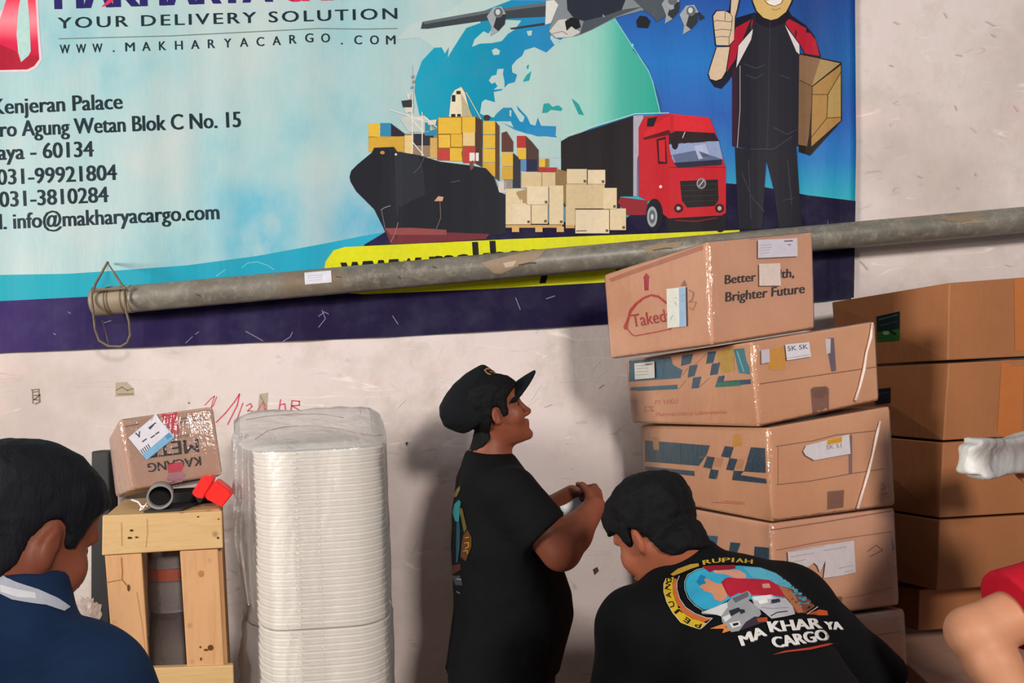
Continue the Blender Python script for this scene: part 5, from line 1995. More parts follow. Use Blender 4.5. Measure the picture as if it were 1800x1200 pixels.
def bag(root, z0, z1, top, seed):
    rows = []
    zs = list(np.linspace(z0, z1, 60))
    n = len(RING)
    V = []; Fc = []
    for j, z in enumerate(zs):
        t = j / (len(zs) - 1)
        Q = inset(RING, -0.008)
        for k in range(n):
            q = Vector((Q[k][0], Q[k][1], z))
            d = 0.004 * mnoise.noise(Vector((q.x * 14, q.y * 14, q.z * 5 + seed))) + 0.003 * mnoise.noise(Vector((q.x * 40, q.y * 40, q.z * 12 + seed)))
            # slack film gathered on the left side
            lf = max(0.0, min(1.0, (CEN[0] - q.x - 0.12) / 0.08))
            slack = lf * (0.022 + 0.028 * (0.5 + 0.5 * math.sin(q.z * 9 + seed * 2)) + 0.02 * mnoise.noise(Vector((q.y * 9, q.z * 16, seed))))
            c = Vector((q.x - CEN[0], q.y - CEN[1], 0)).normalized()
            q = q + c * d + Vector((-slack, 0, 0))
            V.append(q)
    m = len(zs)
    if top:
        for j, (s, dz) in enumerate(((0.96, 0.012), (0.86, 0.03), (0.7, 0.035), (0.5, 0.03), (0.3, 0.022), (0.12, 0.02))):
            for k in range(n):
                q = V[(m - 1) * n + k]
                x = CEN[0] + (q.x - CEN[0]) * s; y = CEN[1] + (q.y - CEN[1]) * s
                rise = 0.30 * max(0, (y - 2.30)) * 1.0
                z = z1 + dz * 0.55 + rise + 0.010 * mnoise.noise(Vector((x * 16, y * 16, seed + 3)))
                V.append(Vector((x, y, z)))
        # lift the rim at the back as well
        for k in range(n):
            q = V[(m - 1) * n + k]
            q.z += 0.30 * max(0, q.y - 2.30)
        m += 6
    for j in range(m - 1):
        for k in range(n):
            a_, b_ = j * n + k, j * n + (k + 1) % n
            Fc.append((a_, b_, b_ + n, a_ + n))
    if top:
        Fc.append([(m - 1) * n + k for k in range(n)])
    mi = [1 if f[0] >= 59 * n else 0 for f in Fc]
    return mesh_obj('plastic_bag', V, Fc, [M['bag'], M['bagtop']], root, smooth=True, mi=mi, label='clear plastic bag drawn round the trays')


bg = bag(up, Z_MID + 0.004, Z_TOP + 0.006, True, 1.0)
bag(lo, 0.02, Z_MID + 0.001, False, 4.0)
M['bag_seam'] = mottled('bag_seam', '#8d7064', '#a58a7c', 10, 0.5)
bs = bvh_of(bg)
for pts in ([(448, 772), (470, 757), (500, 750), (545, 748), (590, 752), (630, 762), (660, 766), (676, 763)], [(432, 738), (470, 731), (520, 727), (570, 728), (615, 736)]):
    P3 = []
    for i in range(len(pts) - 1):
        for t in (0, .25, .5, .75):
            x, y = pts[i][0] + (pts[i + 1][0] - pts[i][0]) * t, pts[i][1] + (pts[i + 1][1] - pts[i][1]) * t
            h = bs.ray_cast(CAMLOC, ray(x, y).normalized())
            if h[0] is not None:
                P3.append(h[0] - ray(x, y).normalized() * 0.001)
    if len(P3) > 3:
        bm = bmesh.new()
        tube_bm(bm, P3, 0.0011, 5)
        from_bm('bag_seam', bm, M['bag_seam'], up, label='thin brownish seam of the bag')
# loose ruffled flap of the bag on its left
V, Fc = [], []
rows_ = [(410, 760, 436), (409, 790, 436), (410, 830, 438), (413, 870, 440), (409, 910, 444), (407, 945, 446), (416, 975, 448), (424, 1005, 450), (430, 1040, 452), (436, 1065, 456)]
for j, (x0, y_, x1) in enumerate(rows_):
    for i in range(9):
        t = i / 8
        V.append(at(x0 + (x1 - x0) * t, y_ + 6 * math.sin(i * 1.3 + j), 2.36 + 0.025 * math.sin(i * 1.9 + j * 1.1) + 0.02 * t))
for j in range(len(rows_) - 1):
    for i in range(8):
        k = j * 9 + i
        Fc.append((k, k + 1, k + 10, k + 9))
fo = mesh_obj('bag_flap', V, Fc, M['bagloose'], up, smooth=True, label='loose ruffled side of the plastic bag')
sd = fo.modifiers.new('sub', 'SUBSURF'); sd.levels = 2; sd.render_levels = 2
# ================================================================== people
HEAD = [(0.0, .080, .020, .026), (0.010, .088, .000, .036), (0.03, .088, -.020, .048), (0.05, .085, -.035, .056), (0.075, .083, -.055, .063), (0.10, .081, -.076, .068),
        (0.125, .080, -.090, .072), (0.145, .086, -.097, .075), (0.16, .089, -.100, .077), (0.185, .084, -.100, .077), (0.205, .068, -.090, .070), (0.222, .040, -.066, .054), (0.232, .012, -.040, .034), (0.236, -.006, -.024, .014)]


def frame(yaw_vec, pitch, roll=0.0):
    """Face direction u (tilted by pitch up), crown direction w, left v."""
    h = Vector((yaw_vec[0], yaw_vec[1], 0)).normalized()
    u = h * math.cos(pitch) + Vector((0, 0, 1)) * math.sin(pitch)
    w = Vector((0, 0, 1)) * math.cos(pitch) - h * math.sin(pitch)
    if roll:
        q = Matrix.Rotation(roll, 3, u)
        w = q @ w
    v = w.cross(u).normalized()
    return u, w, v


def scale_tab(tab, s):
    return [tuple(x * s for x in r) for r in tab]


def head(Fd, O, u, w, v, s):
    pt = lambda a, b, c: O + u * (a * s) + v * (b * s) + w * (c * s)
    Fd.put(P_loft(O, w, u, v, scale_tab(HEAD, s), p=2.15), 0.012)
    # brow, nose, lips, chin, cheeks
    for sg in (-1, 1):
        Fd.put(P_cone(pt(.083, sg * .012, .138), pt(.072, sg * .05, .140), .010 * s, .008 * s), 0.012)
        Fd.put(P_ell(pt(.058, sg * .045, .090), (.022 * s, .020 * s, .026 * s), (u, v, w)), 0.02)
        Fd.put(P_ell(pt(.084, sg * .030, .121), (.012 * s, .015 * s, .009 * s), (u, v, w)), 0.008, 'cut')
        Fd.put(P_ell(pt(.094, sg * .013, .079), (.011 * s, .010 * s, .009 * s), (u, v, w)), 0.008)
    Fd.put(P_cone(pt(.084, 0, .128), pt(.101, 0, .086), .007 * s, .0105 * s), 0.010)
    Fd.put(P_ell(pt(.104, 0, .083), (.011 * s, .011 * s, .009 * s), (u, v, w)), 0.008)
    Fd.put(P_ell(pt(.089, 0, .057), (.009 * s, .024 * s, .0065 * s), (u, v, w)), 0.006)
    Fd.put(P_ell(pt(.087, 0, .045), (.009 * s, .021 * s, .0065 * s), (u, v, w)), 0.006)
    Fd.put(P_ell(pt(.097, 0, .051), (.010 * s, .022 * s, .0016 * s), (u, v, w)), 0.003, 'cut')
    Fd.put(P_ell(pt(.081, 0, .014), (.014 * s, .020 * s, .014 * s), (u, v, w)), 0.012)
    # ears
    for sg in (-1, 1):
        e = (u * 0.35 + v * sg).normalized()
        eu = (u - e * u.dot(e)).normalized()
        Fd.put(P_ell(pt(-.010, sg * .079, .108), (.0155 * s, .008 * s, .0265 * s), (eu, e, w)), 0.006)
        Fd.put(P_ell(pt(-.004, sg * .076, .087), (.008 * s, .006 * s, .009 * s), (eu, e, w)), 0.006)
        Fd.put(P_ell(pt(-.008, sg * .0885, .109), (.0085 * s, .007 * s, .016 * s), (eu, e, w)), 0.004, 'cut')


def hair_cap(Fd, O, u, w, v, s, thick, line, wav=0.0, nape=None):
    """Hair: the skull swollen by `thick`, kept above the hairline given as (u, height) pairs."""
    g = 1 + thick / 0.088
    big = [(.128 + (r[0] - .128) * (1 + thick / 0.108), r[1] * g, r[2] * g, r[3] * g) for r in HEAD if r[0] > 0.06]
    if nape is not None:
        nb_, nt_, rb_, rt_ = nape
        Fd.put(P_cone(nb_.lerp(nt_, .25), nt_, rb_ + .008, rt_ + .010), 0.02)
    Fd.put(P_loft(O, w, u, v, scale_tab(big, s), p=2.1), 0.001)
    xs = [a * s for a, b in line]; ys = [b * s for a, b in line]
    o = np.array(O); U = np.array(u); Wv = np.array(w); Vv = np.array(v)

    def fn(X, Y, Z):
        px, py, pz = X - o[0], Y - o[1], Z - o[2]
        a = px * U[0] + py * U[1] + pz * U[2]
        c = px * Wv[0] + py * Wv[1] + pz * Wv[2]
        b = px * Vv[0] + py * Vv[1] + pz * Vv[2]
        return (np.interp(a, xs, ys) + wav * np.sin(b * 90) - c) * 0.7
    Fd.keep_where(fn)


def hand(Fd, wr, fd, pn, side_thumb, s=1.0, curl=0.9, spread=0.0, k=0.006):
    fd = fd.normalized(); pn = (pn - fd * pn.dot(fd)).normalized()
    sd = fd.cross(pn).normalized() * side_thumb      # towards the thumb
    Fd.put(P_ell(wr + fd * .047 * s, (.052 * s, .040 * s, .017 * s), (fd, sd, pn)), 0.018)
    Fd.put(P_ell(wr + fd * .035 * s + sd * .024 * s + pn * .008 * s, (.03 * s, .017 * s, .014 * s), (fd, sd, pn)), 0.012)
    L = [(.040, .026, .020), (.045, .029, .022), (.042, .027, .021), (.033, .021, .018)]
    for i in range(4):
        p = wr + fd * (.084 - (.006 if i == 3 else .002 * abs(i - 1))) * s + sd * (.029 - .0195 * i) * s
        ang = 0.0
        rr = (.0092, .0094, .0090, .0080)[i] * s
        for j in range(3):
            ang += curl * (0.8, 1.0, 0.75)[j] * (1 + 0.06 * i)
            d = (fd * math.cos(ang) + pn * math.sin(ang) + sd * spread * (1.2 - i) * 0.12).normalized()
            q = p + d * L[i][j] * s
            Fd.put(P_cone(p, q, rr * (1 - .07 * j), rr * (0.93 - .09 * j)), k)
            p = q
    p = wr + fd * .022 * s + sd * .030 * s + pn * .004 * s
    d1 = (fd * .62 + sd * .62 + pn * .45).normalized()
    q = p + d1 * .040 * s
    Fd.put(P_cone(p, q, .0135 * s, .0105 * s), 0.010)
    d2 = (fd * .75 + sd * .05 + pn * .65).normalized()
    q2 = q + d2 * .030 * s
    Fd.put(P_cone(q, q2, .0105 * s, .0085 * s), k)


def eyes(par, O, u, w, v, s):
    for sg in (-1, 1):
        bm = bmesh.new()
        bmesh.ops.create_uvsphere(bm, u_segments=14, v_segments=10, radius=.0105 * s)
        c = O + u * (.071 * s) + v * (sg * .031 * s) + w * (.1205 * s)
        for x in bm.verts:
            x.co += c
        from_bm('eye', bm, M['eye'], par, smooth=True, label='eye')
        bm = bmesh.new()
        pts = [O + u * ((.0915 - .010 * t * t * 1.6) * s) + v * (sg * (.014 + .034 * t) * s) + w * ((.1405 + .006 * math.sin(t * 2.6)) * s) for t in np.linspace(0, 1, 7)]
        tube_bm(bm, pts, [.001, .0016, .002, .002, .0018, .0013, .0006], 6)
        from_bm('eyebrow', bm, M['hair'], par, smooth=True)


M['eye'] = mottled('eye_dark', '#2a1d18', '#3a2a22', 20, 0.2, 0.0)
UP = Vector((0, 0, 1))


def legs(Fb, Ft, hip, f, r, knee_f, foot_f, hw=0.095, hz=None, lr=0.085, z_top=0.0):
    """Legs into body field Fb and trousers field Ft; hip: pelvis centre; f: forward; r: right."""
    out = []
    for sg in (-1, 1):
        h = hip + r * (sg * hw) - UP * 0.06
        k = Vector((hip.x, hip.y, 0)) + r * (sg * (hw + 0.01)) + f * knee_f + UP * max(0.40, 0.0)
        k.z = 0.5 * (h.z + 0.09)
        a = Vector((hip.x, hip.y, 0.09)) + r * (sg * (hw + 0.02)) + f * foot_f
        Fb.put(P_cone(h, k, lr * 0.85, .055), 0.03); Fb.put(P_cone(k, a, .05, .036), 0.02)
        Ft.put(P_cone(h, k, lr * 1.12, .080), 0.03); Ft.put(P_cone(k, a + UP * 0.01, .080, .072, cut=(False, True)), 0.02)
        Fb.put(P_cone(a - UP * 0.03, a + f * 0.12 - UP * 0.06, .034, .026), 0.02)
        out.append(a)
    return out


def shoes(par, ankles, f):
    for a in ankles:
        Fs = Field(a + f * 0.06 - Vector((.2, .2, .12)), a + f * 0.06 + Vector((.2, .2, .1)), 0.007)
        rr = f.cross(UP)
        Fs.put(P_ell(Vector((a.x, a.y, 0.05)) + f * 0.065, (.135, .048, .05), (f, rr, UP)), 0.01)
        Fs.put(P_cone(Vector((a.x, a.y, 0.05)), Vector((a.x, a.y, 0.10)), .045, .043, cut=(False, True)), 0.02)
        Fs.keep_where(lambda X, Y, Z: 0.002 - Z + 0 * X + 0 * Y)
        sdf_obj('shoe', Fs, M['shoe'], par)


def profile_tab(rows, Y, f, O, sinr, cosr):
    """rows: (photo y, left x, right x, halfwidth) of a torso seen nearly side-on -> loft rows about O."""
    tab = []
    for py, xl, xr, hw in rows:
        c = at((xl + xr) / 2, py, Y)
        app = (xr - xl) / 2 * mpp(Y)
        hd = math.sqrt(max(app * app - (hw * sinr) ** 2, 0.03 ** 2)) / cosr
        cu = (c.x - O.x) / cosr
        tab.append((c.z - O.z, cu + hd, cu - hd, hw))
    return tab


# ------------------------------------------------------------------ the man in the cap
Y1 = 2.42
f1 = Vector((math.cos(R(15)), math.sin(R(15)), 0)); r1 = Vector((math.sin(R(15)), -math.cos(R(15)), 0))
u1, w1, v1 = frame((math.cos(R(8)), math.sin(R(8))), R(17))
s1 = 0.97
H1 = at(932, 764, Y1) - u1 * (.085 * s1) - w1 * (.010 * s1)
O1 = at(885, 1000, Y1)
rows1 = [(797, 822, 900, .080), (814, 812, 912, .130), (838, 803, 930, .180), (870, 799, 945, .200), (900, 797, 955, .202), (960, 795, 968, .200), (1000, 797, 986, .200), (1040, 799, 1003, .200),
         (1075, 800, 1005, .198), (1110, 795, 997, .192), (1140, 789, 987, .188), (1172, 785, 979, .186)]
tab1 = profile_tab(rows1, Y1, f1, O1, math.sin(R(15)), math.cos(R(15)))
S1, E1, W1 = at(898, 868, Y1 - 0.17), at(986, 966, Y1 - 0.21), at(1045, 890, Y1 - 0.10)
S1l, E1l, W1l = at(852, 866, Y1 + 0.19), at(944, 918, Y1 + 0.20), at(1006, 870, Y1 + 0.06)
lo_, hi_ = Vector((-0.42, 2.05, -0.01)), Vector((0.36, 2.84, 1.70))
hB, hC = 0.0052, 0.0065
Fb = Field(lo_, hi_, hB)
Fb.put(P_loft(O1, UP, f1, r1, tab1, infl=-0.012, p=2.2), 0.001)
head(Fb, H1, u1, w1, v1, s1)
nb1, nt1 = at(862, 822, Y1), at(868, 770, Y1)
Fb.put(P_cone(nb1, nt1, .068, .054), 0.025)
Fb.put(P_cone(at(850, 826, Y1), at(856, 785, Y1), .055, .045), 0.03)
for S_, E_, W_ in ((S1, E1, W1), (S1l, E1l, W1l)):
    Fb.put(P_cone(S_, E_, .060, .056), 0.03)
    Fb.put(P_cone(E_, E_.lerp(W_, 0.35), .053, .052), 0.02)
    Fb.put(P_cone(E_.lerp(W_, 0.35), W_, .052, .034, flat=UP, ff=0.95), 0.02)
hand(Fb, W1, at(1056, 862, Y1 + 0.0) - W1, Vector((-0.75, 0.55, -0.25)), 1, 1.02, 1.45)
hand(Fb, W1l, at(1040, 868, Y1 + 0.02) - W1l, Vector((0.25, -0.5, -0.8)), 1, 0.95, 1.0)
uc, wc, vc = frame((math.cos(R(8)), math.sin(R(8))), R(38))
OC = at(845, 722, Y1)
CQ = mpp(Y1)
CAPT = [(-10, 56, -50, 49), (0, 60, -57, 51), (12, 65, -62, 52), (22, 66, -65, 52), (40, 61, -60, 50), (52, 58, -51, 46), (58, 56, -36, 40), (62, 50, -22, 33), (66, 30, -8, 16)]
CAPM = [tuple(x * CQ for x in r_) for r_ in CAPT]
cut_ = P_loft(OC, wc, uc, vc, [(CAPM[0][0] + .004,) + CAPM[0][1:]] + CAPM[1:], infl=-0.004, p=2.3)
Fb.put(cut_, 0.003, 'cut')
Ft = Field(lo_, hi_, hC)
hip1 = at(880, 1180, Y1); hip1.z = 0.74
Fb.put(P_ell(hip1, (.13, .16, .13), (f1, r1, UP)), 0.04)
tabh = [(a, b + 0.004, c - 0.004, d) for a, b, c, d in tab1[-3:]]
zl_ = tab1[-1][0]
Ft.put(P_loft(O1, UP, f1, r1, [(zl_ + 0.045, tab1[-1][1] - .012, tab1[-1][2] + .012, .172), (zl_, tab1[-1][1] - .012, tab1[-1][2] + .010, .178), (zl_ - .06, tab1[-1][1] - .02, tab1[-1][2] + .008, .180), (zl_ - .13, tab1[-1][1] - .05, tab1[-1][2] + .02, .172)], p=2.2), 0.01)
an1 = legs(Fb, Ft, Vector((hip1.x - 0.0, hip1.y, 0.70)), f1, r1, 0.03, -0.02, 0.092, lr=0.092)
p1 = sdf_obj('person', Fb, M['skin_dark'], None, Vector((hip1.x, hip1.y, 0)))
for v_ in p1.data.vertices:
    pass
tag(p1, 'person in black cap and black printed t-shirt, standing, face up to the stack, holding paper', 'person')


def settle(o):
    """mesh verts were given in place coordinates; put the object's origin at its location."""
    L = o.location.copy()
    n = len(o.data.vertices)
    co = np.empty(n * 3); o.data.vertices.foreach_get('co', co)
    # mesh_obj already subtracted loc
    return L


sdf_obj('trousers', Ft, M['trouser_dark'], p1, label='dark trousers')
Fs = Field(Vector((-0.42, 2.05, 0.55)), hi_, 0.0058)
Fs.put(P_loft(O1, UP, f1, r1, tab1, infl=0.0, p=2.25), 0.001)
for S_, hem, r0, r1_ in ((S1, at(958, 936, Y1 - 0.20), .078, .080), (S1l, at(905, 900, Y1 + 0.20), .076, .078)):
    Fs.put(P_cone(S_, hem, r0, r1_, cut=(False, True)), 0.035)
Fs.put(P_cone(at(858, 822, Y1), at(862, 800, Y1), .078, .070, cut=(False, True)), 0.02)
shirt1 = sdf_obj('t_shirt', Fs, M['black_cotton'], p1, wob=(0.006, 7.0, 2.0), label='black t-shirt')
SB1 = Surf(bvh_of(shirt1), None); SB1.dice = 6
a = Art()
Z14 = lambda L: [(780 + x / 5.0, 820 + y / 5.0) for x, y in L]
a.add(Z14([(100, 235), (125, 190), (152, 170), (150, 205), (120, 265), (95, 270)]), '#6d6136', 1)
a.add(Z14([(85, 400), (100, 330), (140, 290), (158, 310), (150, 350), (140, 480), (110, 480), (92, 430)]), '#2b7f86', 1)
a.add(Z14([(120, 480), (142, 470), (150, 560), (148, 700), (130, 840), (115, 840), (118, 600)]), '#244a58', 1)
a.add(Z14([(135, 370), (170, 362), (185, 430), (210, 540), (185, 580), (160, 450)]), '#5f5730', 2)
a.add(Z14([(180, 600), (215, 550), (250, 620), (250, 700), (200, 830), (155, 790), (165, 680)]), '#5a3a22', 2)
for q in ([(190, 670), (225, 665), (225, 700), (195, 720)], [(180, 740), (215, 735), (215, 760)], [(195, 625), (225, 620)]):
    a.line(Z14(q), 1.3, '#b5913a', 3)
a.add(Z14([(80, 870), (150, 850), (162, 900), (80, 950)]), '#4a2a24', 1)
a.add(Z14([(80, 960), (150, 955), (175, 1040), (110, 1040)]), '#3f4046', 1)
a.line(Z14([(120, 985), (160, 990)]), 1.2, '#a3a2a4', 2); a.line(Z14([(120, 1095), (148, 1110)]), 1.2, '#8b8a8c', 2)
a.build('back_print', SB1, shirt1, base=0.0015, label='teal and gold back print seen edge-on')
shoes(p1, an1, f1)
eyes(p1, H1, u1, w1, v1, s1)
Fh = Field(H1 - Vector((.2, .2, .1)), H1 + Vector((.2, .2, .35)), 0.0045)
hair_cap(Fh, H1, u1, w1, v1, s1, 0.012, [(-.12, .025), (-.075, .030), (-.045, .045), (-.032, .085), (-.012, .135), (.006, .135), (.013, .100), (.030, .100), (.040, .15), (.11, .19)], nape=(nb1, nt1, .068, .054))
Fh.put(cut_, 0.002, 'cut')
sdf_obj('hair', Fh, M['hair'], p1, wob=(0.002, 60, 1.0), label='short black hair')
Fc_ = Field(OC - Vector((.22, .22, .2)), OC + Vector((.22, .22, .25)), 0.004)
Fc_.put(P_loft(OC, wc, uc, vc, CAPM, p=2.3), 0.001)
capo = sdf_obj('cap', Fc_, M['cap_cloth'], p1, wob=(0.0035, 16, 5.0), label='black peaked cap')
bm = bmesh.new()
NU, NV = 14, 24
top, bot = [], []
for i in range(NU + 1):
    rt, rb = [], []
    t = i / NU
    for j in range(NV + 1):
        a_ = -1 + 2 * j / NV
        lat = a_ * (44 + 2 * math.sin(t * 3))
        edge = 62 * math.sqrt(max(0, 1 - (a_ * 0.96) ** 2)) ** 0.9
        start = 61 * math.sqrt(max(0.02, 1 - (a_ * 0.83) ** 2))
        uu = start + (edge * 1.0) * t - 3
        ss = -2 - 9 * t * t - 13 * a_ * a_ + 3 * t
        p_ = OC + uc * (uu * CQ) + vc * (lat * CQ) + wc * (ss * CQ)
        rt.append(bm.verts.new(p_)); rb.append(bm.verts.new(p_ - wc * 0.0045))
    top.append(rt); bot.append(rb)
for i in range(NU):
    for j in range(NV):
        bm.faces.new((top[i][j], top[i + 1][j], top[i + 1][j + 1], top[i][j + 1]))
        bm.faces.new((bot[i][j], bot[i][j + 1], bot[i + 1][j + 1], bot[i + 1][j]))
for j in range(NV):
    bm.faces.new((top[NU][j], bot[NU][j], bot[NU][j + 1], top[NU][j + 1]))
for i in range(NU):
    bm.faces.new((top[i][0], bot[i][0], bot[i + 1][0], top[i + 1][0])); bm.faces.new((top[i][NV], top[i + 1][NV], bot[i + 1][NV], bot[i][NV]))
bmesh.ops.remove_doubles(bm, verts=bm.verts[:], dist=1e-6)
bmesh.ops.recalc_face_normals(bm, faces=bm.faces[:])
from_bm('cap_brim', bm, M['cap_cloth'], capo, smooth=True)
SC1 = Surf(bvh_of(capo), None); SC1.dice = 4
a = Art()
Z15 = lambda L: [(760 + x / 6.0, 620 + y / 6.0) for x, y in L]
a.line(Z15([(548, 190), (570, 172), (620, 178), (680, 210), (720, 235), (745, 262)]), 2.6, '#a58752', 1)
a.line(Z15([(552, 196), (580, 222), (630, 240), (680, 246), (705, 250)]), 2.4, '#a58752', 1)
a.line(Z15([(600, 200), (640, 208), (660, 222)]), 2.2, '#8b6e3e', 1)
a.add(Z15([(672, 272), (700, 262), (738, 285), (725, 300), (690, 292)]), '#b29564', 1)
a.build('cap_emblem', SC1, capo, base=0.0012, label='gold embroidered emblem')
# sheet of label paper between the hands
V, Fc = [], []
G = [(984, 900, 2.40), (1006, 880, 2.42), (1030, 858, 2.44), (1048, 862, 2.44)]
for i in range(9):
    for j in range(7):
        a_, b_ = i / 8, j / 6
        x = 984 + 50 * a_ + 18 * b_ - 6 * a_ * b_
        y = 890 - 32 * a_ + 42 * b_ + 3 * math.sin(a_ * 5)
        V.append(at(x, y, Y1 + 0.02 - 0.02 * a_ + 0.015 * math.sin(a_ * 4 + b_ * 2)))
for i in range(8):
    for j in range(6):
        k = i * 7 + j
        Fc.append((k, k + 1, k + 8, k + 7))
ctr = at(1012, 890, Y1)
ps = mesh_obj('paper_sheet', V, Fc, M['white_paper'], None, ctr, True)
ps.modifiers.new('t', 'SOLIDIFY').thickness = 0.0006
tag(ps, 'white sheet of paper held by the person in the black cap', 'paper')

# ------------------------------------------------------------------ the crouching man with the printed back
Y2 = 1.66
N2 = at(1203, 1002, 1.68); H2 = at(1490, 1400, 1.44)
SL, SR = at(1112, 1102, 1.57), at(1392, 1056, 1.74)
w2 = (N2 - H2).normalized()
v2 = (SR - SL); v2 = (v2 - w2 * v2.dot(w2)).normalized()
u2 = w2.cross(v2).normalized()
if u2.z > 0:
    u2 = -u2
L2 = (N2 - H2).length
T2 = [(-0.10, .12, -.125, .178), (0.0, .13, -.125, .180), (L2 * .25, .135, -.115, .182), (L2 * .5, .13, -.118, .188), (L2 * .7, .115, -.122, .196), (L2 * .84, .10, -.112, .175), (L2 * .95, .08, -.085, .11), (L2, .06, -.06, .07)]
E2l, W2l = at(1092, 1330, 1.58), at(1150, 1480, 1.78)
E2r, W2r = at(1560, 1225, 1.77), at(1500, 1420, 1.92)
u2h, w2h, v2h = frame((-0.66, 0.75), R(-32), R(4))
s2 = 0.98
C2h = at(1151, 930, 1.70)
H2h = C2h - w2h * (.128 * s2) + u2h * .004
lo2, hi2 = Vector((0.05, 1.0, -0.01)), Vector((1.12, 2.06, 1.50))
Fb = Field(lo2, hi2, 0.0062)
Fb.put(P_loft(H2, w2, u2, v2, T2, infl=-0.012), 0.001)
head(Fb, H2h, u2h, w2h, v2h, s2)
Fb.put(P_cone(N2 - w2 * 0.02, H2h + w2h * .075 - u2h * .035, .062, .060), 0.03)
for S_, E_, W_ in ((SL, E2l, W2l), (SR, E2r, W2r)):
    Fb.put(P_cone(S_, E_, .055, .046), 0.03)
    Fb.put(P_cone(E_, W_, .045, .030), 0.02)
hand(Fb, W2l, Vector((0.2, 0.5, -0.5)), Vector((0.8, 0.3, 0)), 1, 1.0, 0.45)
hand(Fb, W2r, Vector((-0.1, 0.4, -0.5)), Vector((-0.8, 0.3, 0)), -1, 1.0, 0.45)
Ft = Field(lo2, hi2, 0.008)
f2 = Vector((-0.66, 0.75, 0)).normalized(); r2 = f2.cross(UP)
hp2 = Vector((H2.x + 0.02, H2.y - 0.03, 0.78))
Ft.put(P_ell(hp2, (.128, .172, .135), (f2, r2, UP)), 0.04)
Fb.put(P_ell(hp2, (.11, .15, .115), (f2, r2, UP)), 0.03)
an2 = legs(Fb, Ft, Vector((hp2.x, hp2.y, 0.76)), f2, r2, 0.09, -0.02, 0.095, lr=0.09)
p2 = sdf_obj('person', Fb, M['skin_mid'], None, Vector((hp2.x, hp2.y, 0)))
tag(p2, 'person bending forward in a black t-shirt with a big colourful back print', 'person')
sdf_obj('trousers', Ft, M['trouser_blue'], p2, label='dark blue trousers')
shoes(p2, an2, f2)
Fs = Field(Vector((lo2.x, lo2.y, 0.55)), Vector((hi2.x, hi2.y, 1.32)), 0.006)
Fs.put(P_loft(H2, w2, u2, v2, T2), 0.001)
Fs.put(P_cone(SL + (E2l - SL) * 0.0, SL.lerp(E2l, 0.80), .068, .072, cut=(False, True)), 0.05)
Fs.put(P_cone(SR, SR.lerp(E2r, 0.85), .072, .086, cut=(False, True)), 0.06)
Fs.put(P_cone(N2 - w2 * 0.03, SL, .062, .060), 0.05)
Fs.put(P_cone(N2 - w2 * 0.03, SR, .064, .066), 0.05)
Fs.put(P_cone(N2 - w2 * .035 - u2 * .012, N2 + w2 * .012 - u2 * .012, .082, .074, cut=(False, True)), 0.02)
shirt2 = sdf_obj('t_shirt', Fs, M['black_cotton'], p2, wob=(0.006, 7.0, 5.0), label='black t-shirt')
SB2 = Surf(bvh_of(shirt2), None); SB2.dice = 7
Fh = Field(C2h - Vector((.2, .2, .22)), C2h + Vector((.2, .2, .2)), 0.0045)
hair_cap(Fh, H2h, u2h, w2h, v2h, s2, 0.016, [(-.13, .040), (-.085, .042), (-.058, .046), (-.040, .072), (-.024, .125), (-.006, .140), (.006, .130), (.013, .108), (.028, .108), (.04, .15), (.11, .165)], 0.002, nape=((N2 - w2 * 0.02).lerp(H2h + w2h * .075 - u2h * .035, .40), H2h + w2h * .075 - u2h * .035, .062, .060))
sdf_obj('hair', Fh, M['hair'], p2, wob=(0.0045, 34, 2.0), label='thick black hair')
eyes(p2, H2h, u2h, w2h, v2h, s2)
Z16 = lambda L: [(1150 + x / 5.1429, 960 + y / 5.1429) for x, y in L]
a = Art()
# gold ring of letters
ring_o = [(415, 755), (340, 730), (240, 690), (165, 605), (110, 510), (85, 420), (85, 350), (110, 300), (165, 280), (150, 258), (220, 205), (330, 165), (450, 140), (520, 122), (650, 118), (780, 130), (900, 150)]
ring_i = [(900, 172), (780, 162), (650, 160), (540, 175), (440, 190), (350, 215), (280, 245), (240, 270), (215, 300), (200, 400), (230, 490), (280, 560), (370, 620), (470, 655), (525, 655)]
a.add(Z16(ring_o + ring_i), '#0f0f10', 1)
a.add(Z16([(415, 752), (340, 728), (242, 688), (168, 602), (112, 508), (87, 420), (88, 352), (112, 302), (180, 285), (165, 350), (170, 440), (205, 530), (270, 610), (350, 660), (440, 690), (470, 700)]), '#d8b52a', 2)
a.add(Z16([(205, 300), (180, 300), (166, 360), (172, 440), (207, 530), (272, 608), (352, 658), (440, 692), (520, 660), (470, 655), (370, 620), (280, 560), (230, 490), (200, 400)]), '#cc6b3a', 3)
a.line(Z16([(230, 275), (208, 330), (206, 400), (232, 485), (285, 558), (372, 615), (470, 652), (524, 656), (440, 735), (415, 752)]), 1.2, '#c9c2c8', 4)
a.line(Z16([(415, 752), (340, 730), (240, 690), (165, 605), (110, 510), (84, 420), (86, 350), (110, 300)]), 1.2, '#d9c9a0', 4)
letters = 'PEJUANG'
path = [(400, 715), (300, 670), (215, 605), (160, 530), (132, 450), (125, 375), (138, 315)]
for ch, (x, y), (x2, y2) in zip(letters, path, path[1:] + [(160, 270)]):
    dx, dy = x2 - x, y2 - y
    L_ = math.hypot(dx, dy)
    ex, ey = dx / L_, dy / L_
    c_ = Z16([(x - ex * 26, y - ey * 26)])[0]; e_ = Z16([(x + ex * 26, y + ey * 26)])[0]
    nx_, ny_ = ey, -ex
    if nx_ * (450 - x) + ny_ * (350 - y) > 0:
        pass
    c2_ = (c_[0] + (-nx_) * 3.5, c_[1] + (-ny_) * 3.5); e2_ = (e_[0] + (-nx_) * 3.5, e_[1] + (-ny_) * 3.5)
    a.tris(heavy(ch, c2_, e2_, 8.5, 1.0, 2), '#1d1710', 5)
